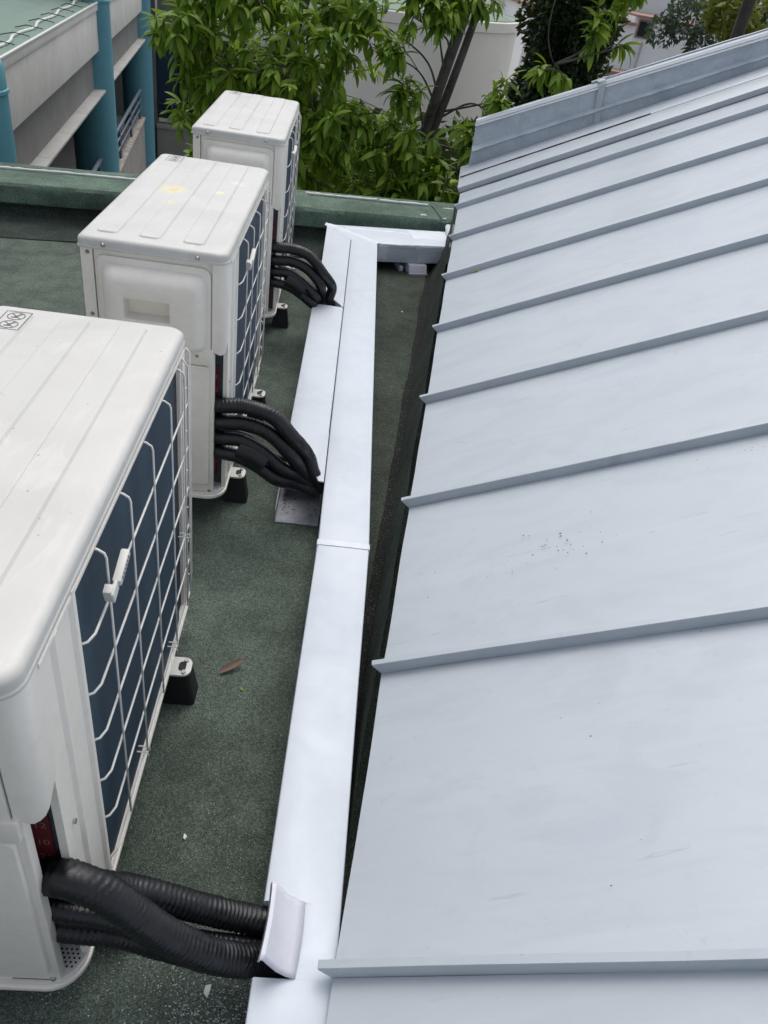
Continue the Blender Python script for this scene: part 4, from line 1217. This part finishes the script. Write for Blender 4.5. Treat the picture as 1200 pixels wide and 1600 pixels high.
tree('broadleaf_tree', 'broad leafy tree behind the farthest unit, filling the top middle of the picture', (-.75, 6.4, -7), [
    ([(-.75, 6.4, -7), (-.8, 6.3, -2), (-.85, 6.1, .0), (-1.0, 6.1, .9), (-1.1, 6.2, 1.6)], .11, .06),
    ([(-.8, 6.3, -2), (-.45, 6.1, -.3), (-.3, 6.0, .6), (-.1, 6.1, 1.3)], .07, .03)],
    [((-.95, 5.5, .72), (.30, .30, .26), 24), ((-.65, 5.6, .45), (.38, .3, .26), 32), ((-.2, 5.5, .55), (.38, .35, .34), 45), ((.05, 5.4, .25), (.34, .3, .26), 35),
     ((-.55, 5.7, .95), (.5, .4, .22), 45), ((.1, 5.7, .88), (.32, .35, .25), 29), ((-.15, 5.3, -.05), (.30, .25, .22), 27), ((-.93, 5.3, .22), (.10, .12, .07), 3),
     ((-.3, 6.6, .2), (1.0, .5, .8), 108), ((-.2, 7.2, -.6), (1.2, .5, .8), 67)], None, 0, LM, M['leaf'], 1.0, seed=3)
tree('leaning_tree', 'tree with a dark leaning double trunk in front of the round cream building', (.75, 6.0, -7), [
    ([(.75, 6.0, -7), (.70, 5.9, -1.5), (.70, 5.8, -.2), (.78, 5.7, .40), (.84, 5.65, .75), (.93, 5.65, 1.25), (1.0, 5.7, 1.9)], .054, .036),
    ([(.72, 5.8, -.1), (.85, 5.72, .42), (.93, 5.70, .78), (1.02, 5.70, 1.2), (1.2, 5.8, 1.8)], .034, .022)],
    [((.55, 5.4, .18), (.34, .3, .24), 40), ((.85, 5.25, -.02), (.30, .25, .24), 40), ((.45, 5.3, -.15), (.34, .25, .20), 32), ((1.10, 5.35, .35), (.14, .2, .12), 13),
     ((1.20, 5.4, .62), (.09, .12, .14), 6), ((.55, 5.5, .98), (.12, .15, .14), 6), ((.8, 5.6, 1.15), (.36, .25, .10), 21), ((.42, 5.4, .76), (.12, .12, .12), 7), ((.58, 5.4, .55), (.14, .12, .10), 8), ((.72, 5.5, 1.02), (.10, .12, .12), 8), ((1.20, 5.35, .50), (.09, .10, .20), 10), ((.25, 5.6, .95), (.14, .2, .14), 6),
     ((1.12, 5.2, .10), (.10, .15, .20), 13), ((.7, 6.5, -.45), (.7, .4, .45), 54)], None, 0, LM, M['leaf'], .95, seed=8)
tree('overhanging_tree', 'tree reaching in from the top right with hanging leaf sprays above the metal roof', (3.9, 8.2, -7), [
    ([(3.9, 8.2, -7), (3.8, 8.1, 0), (3.4, 7.4, 2.2), (2.4, 6.6, 2.6), (1.6, 6.2, 2.3)], .12, .03),
    ([(1.9, 6.4, 2.4), (1.58, 5.8, 1.6), (1.47, 5.6, 1.15), (1.50, 5.6, .95), (1.57, 5.6, .84)], .008, .004),
    ([(2.2, 6.5, 2.5), (2.0, 5.9, 1.7), (2.0, 5.8, 1.35)], .012, .005)],
    [((1.60, 5.6, .80), (.15, .12, .07), 6), ((1.86, 5.7, 1.12), (.12, .12, .16), 9), ((2.02, 5.8, 1.30), (.14, .12, .10), 8), ((1.45, 5.9, 1.45), (.4, .2, .10), 16),
     ((2.08, 5.75, 1.02), (.05, .05, .06), 3), ((1.75, 5.9, 1.45), (.3, .2, .1), 13)], None, 0, LM, M['leaf'], .95, seed=15)

# small-leaf trees and masses ------------------------------------------------
def bush(name, label, base, trunk, blobs, m, size, n, cat='tree', group=None, seed=0, asp=.45, kind=None, stem=.1):
    random.seed(seed)
    t0 = empty(name, base); tag(t0, label, cat, group)
    if trunk:
        mesh_obj('trunk', *tube(spline(trunk, .3), stem, 8), M['bark'], t0, smooth=True, off=base)
    V, F = [], []
    tot = sum(b[1][0] * b[1][1] * b[1][2] for b in blobs)
    for (c, rad) in blobs:
        c = Vector(c); k_ = int(n * rad[0] * rad[1] * rad[2] / tot)
        for k in range(k_):
            q = Vector((random.gauss(0, 1), random.gauss(0, 1), random.gauss(0, 1))).normalized() * random.uniform(.35, 1) ** .5
            q *= 1 + .35 * noise.noise(q * 2.2 + c)
            p = c + Vector((q.x * rad[0], q.y * rad[1], q.z * rad[2]))
            L = size * random.uniform(.6, 1.3)
            d = (q + Vector((random.uniform(-1, 1), random.uniform(-1, 1), random.uniform(-1.2, .6)))).normalized()
            sd = d.cross(Vector((random.uniform(-1, 1), random.uniform(-1, 1), random.uniform(-1, 1)))).normalized() * L * asp
            n0 = len(V)
            V += [tuple(p - d * L), tuple(p + sd), tuple(p + d * L), tuple(p - sd)]
            F.append((n0, n0 + 1, n0 + 2, n0 + 3))
    me = bpy.data.meshes.new('foliage'); me.from_pydata([(a - base[0], b - base[1], c_ - base[2]) for a, b, c_ in V], [], F); me.materials.append(m)
    o = bpy.data.objects.new('foliage', me); link(o, t0); o['kind'] = 'stuff'
    return t0
bush('dark_conifer', 'dark dense conifer behind the round cream building, above the roof edge', (4.6, 17, -7), [(4.6, 17, -7), (4.6, 17, 1)], [((4.25, 17, -1.5), (.95, 1.0, 2.6)), ((4.15, 17, .9), (.9, .9, 1.5)), ((3.5, 16, -2.5), (1.0, 1.0, 1.8)), ((4.6, 16, -2.6), (.6, .8, 1.4))], M['leaf_dark'], .075, 48000, seed=2)
bush('bluish_tree', 'fine-leaved bluish tree in front of the white house at the top right', (6.4, 13.5, -7), [(6.4, 13.5, -7), (6.2, 13.3, -1), (5.6, 12.8, 1.4)], [((4.75, 12.2, 1.15), (.42, .4, .28)), ((4.4, 12.2, .95), (.25, .3, .2)), ((5.0, 12.3, .85), (.22, .3, .22)), ((5.9, 12.7, 1.5), (1.0, .6, .4))], M['leaf_blue'], .045, 5200, seed=5)
bush('yellow_green_tree', 'yellowish green tree crown at the top right corner above the roof edge', (6.5, 11.2, -7), [(6.5, 11.2, -7), (6.3, 11, 0), (5.2, 10.6, 1.35)], [((4.55, 10.4, 1.28), (.30, .3, .26)), ((4.95, 10.4, 1.10), (.35, .3, .14)), ((5.9, 10.6, 1.5), (.9, .4, .30))], M['leaf_yellow'], .075, 3600, seed=6, asp=.3)
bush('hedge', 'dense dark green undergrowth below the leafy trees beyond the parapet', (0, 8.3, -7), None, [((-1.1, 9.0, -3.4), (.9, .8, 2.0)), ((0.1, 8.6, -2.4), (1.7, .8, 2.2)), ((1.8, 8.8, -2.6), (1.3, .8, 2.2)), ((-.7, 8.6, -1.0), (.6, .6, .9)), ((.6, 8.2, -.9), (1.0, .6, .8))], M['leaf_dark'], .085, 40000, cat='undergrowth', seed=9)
bush('garden_shrub', 'dark shrub at the foot of the white house', (5.6, 20, -7), None, [((5.9, 20, -1.9), (1.3, .8, 1.1)), ((7.5, 21, -2.2), (1.6, .8, 1.0))], M['leaf_dark'], .10, 7000, cat='shrub', seed=10)

# sapling with pale leaves by the roof corner
random.seed(31)
sb = empty('sapling', (.95, 5.0, -.9)); tag(sb, 'young shoot with pale yellow-green leaves beside the corner of the metal roof', 'sapling')
mesh_obj('stem', *tube(spline([(.95, 5.0, -.9), (.90, 4.95, -.3), (.88, 4.92, .02), (.90, 4.9, .22)], .05), .006, 6), M['twig'], sb, smooth=True, off=(.95, 5.0, -.9))
LY = leaf_mesh('leaf', .10, .045, .5, .35, 6, M['leaf_young'])
for k in range(16):
    z_ = .23 - k * .03; a = 2.4 * k
    o = bpy.data.objects.new('leaf', LY); COL.objects.link(o); o.parent = sb
    d = Vector((math.cos(a), math.sin(a), .9 if k < 4 else .25))
    o.matrix_local = Matrix.Translation((-.95, -5.0, .9)) @ leaf_matrix((.895 - .002 * k, 4.91, z_), d, random.uniform(-.3, .3), random.uniform(.7, 1.1))
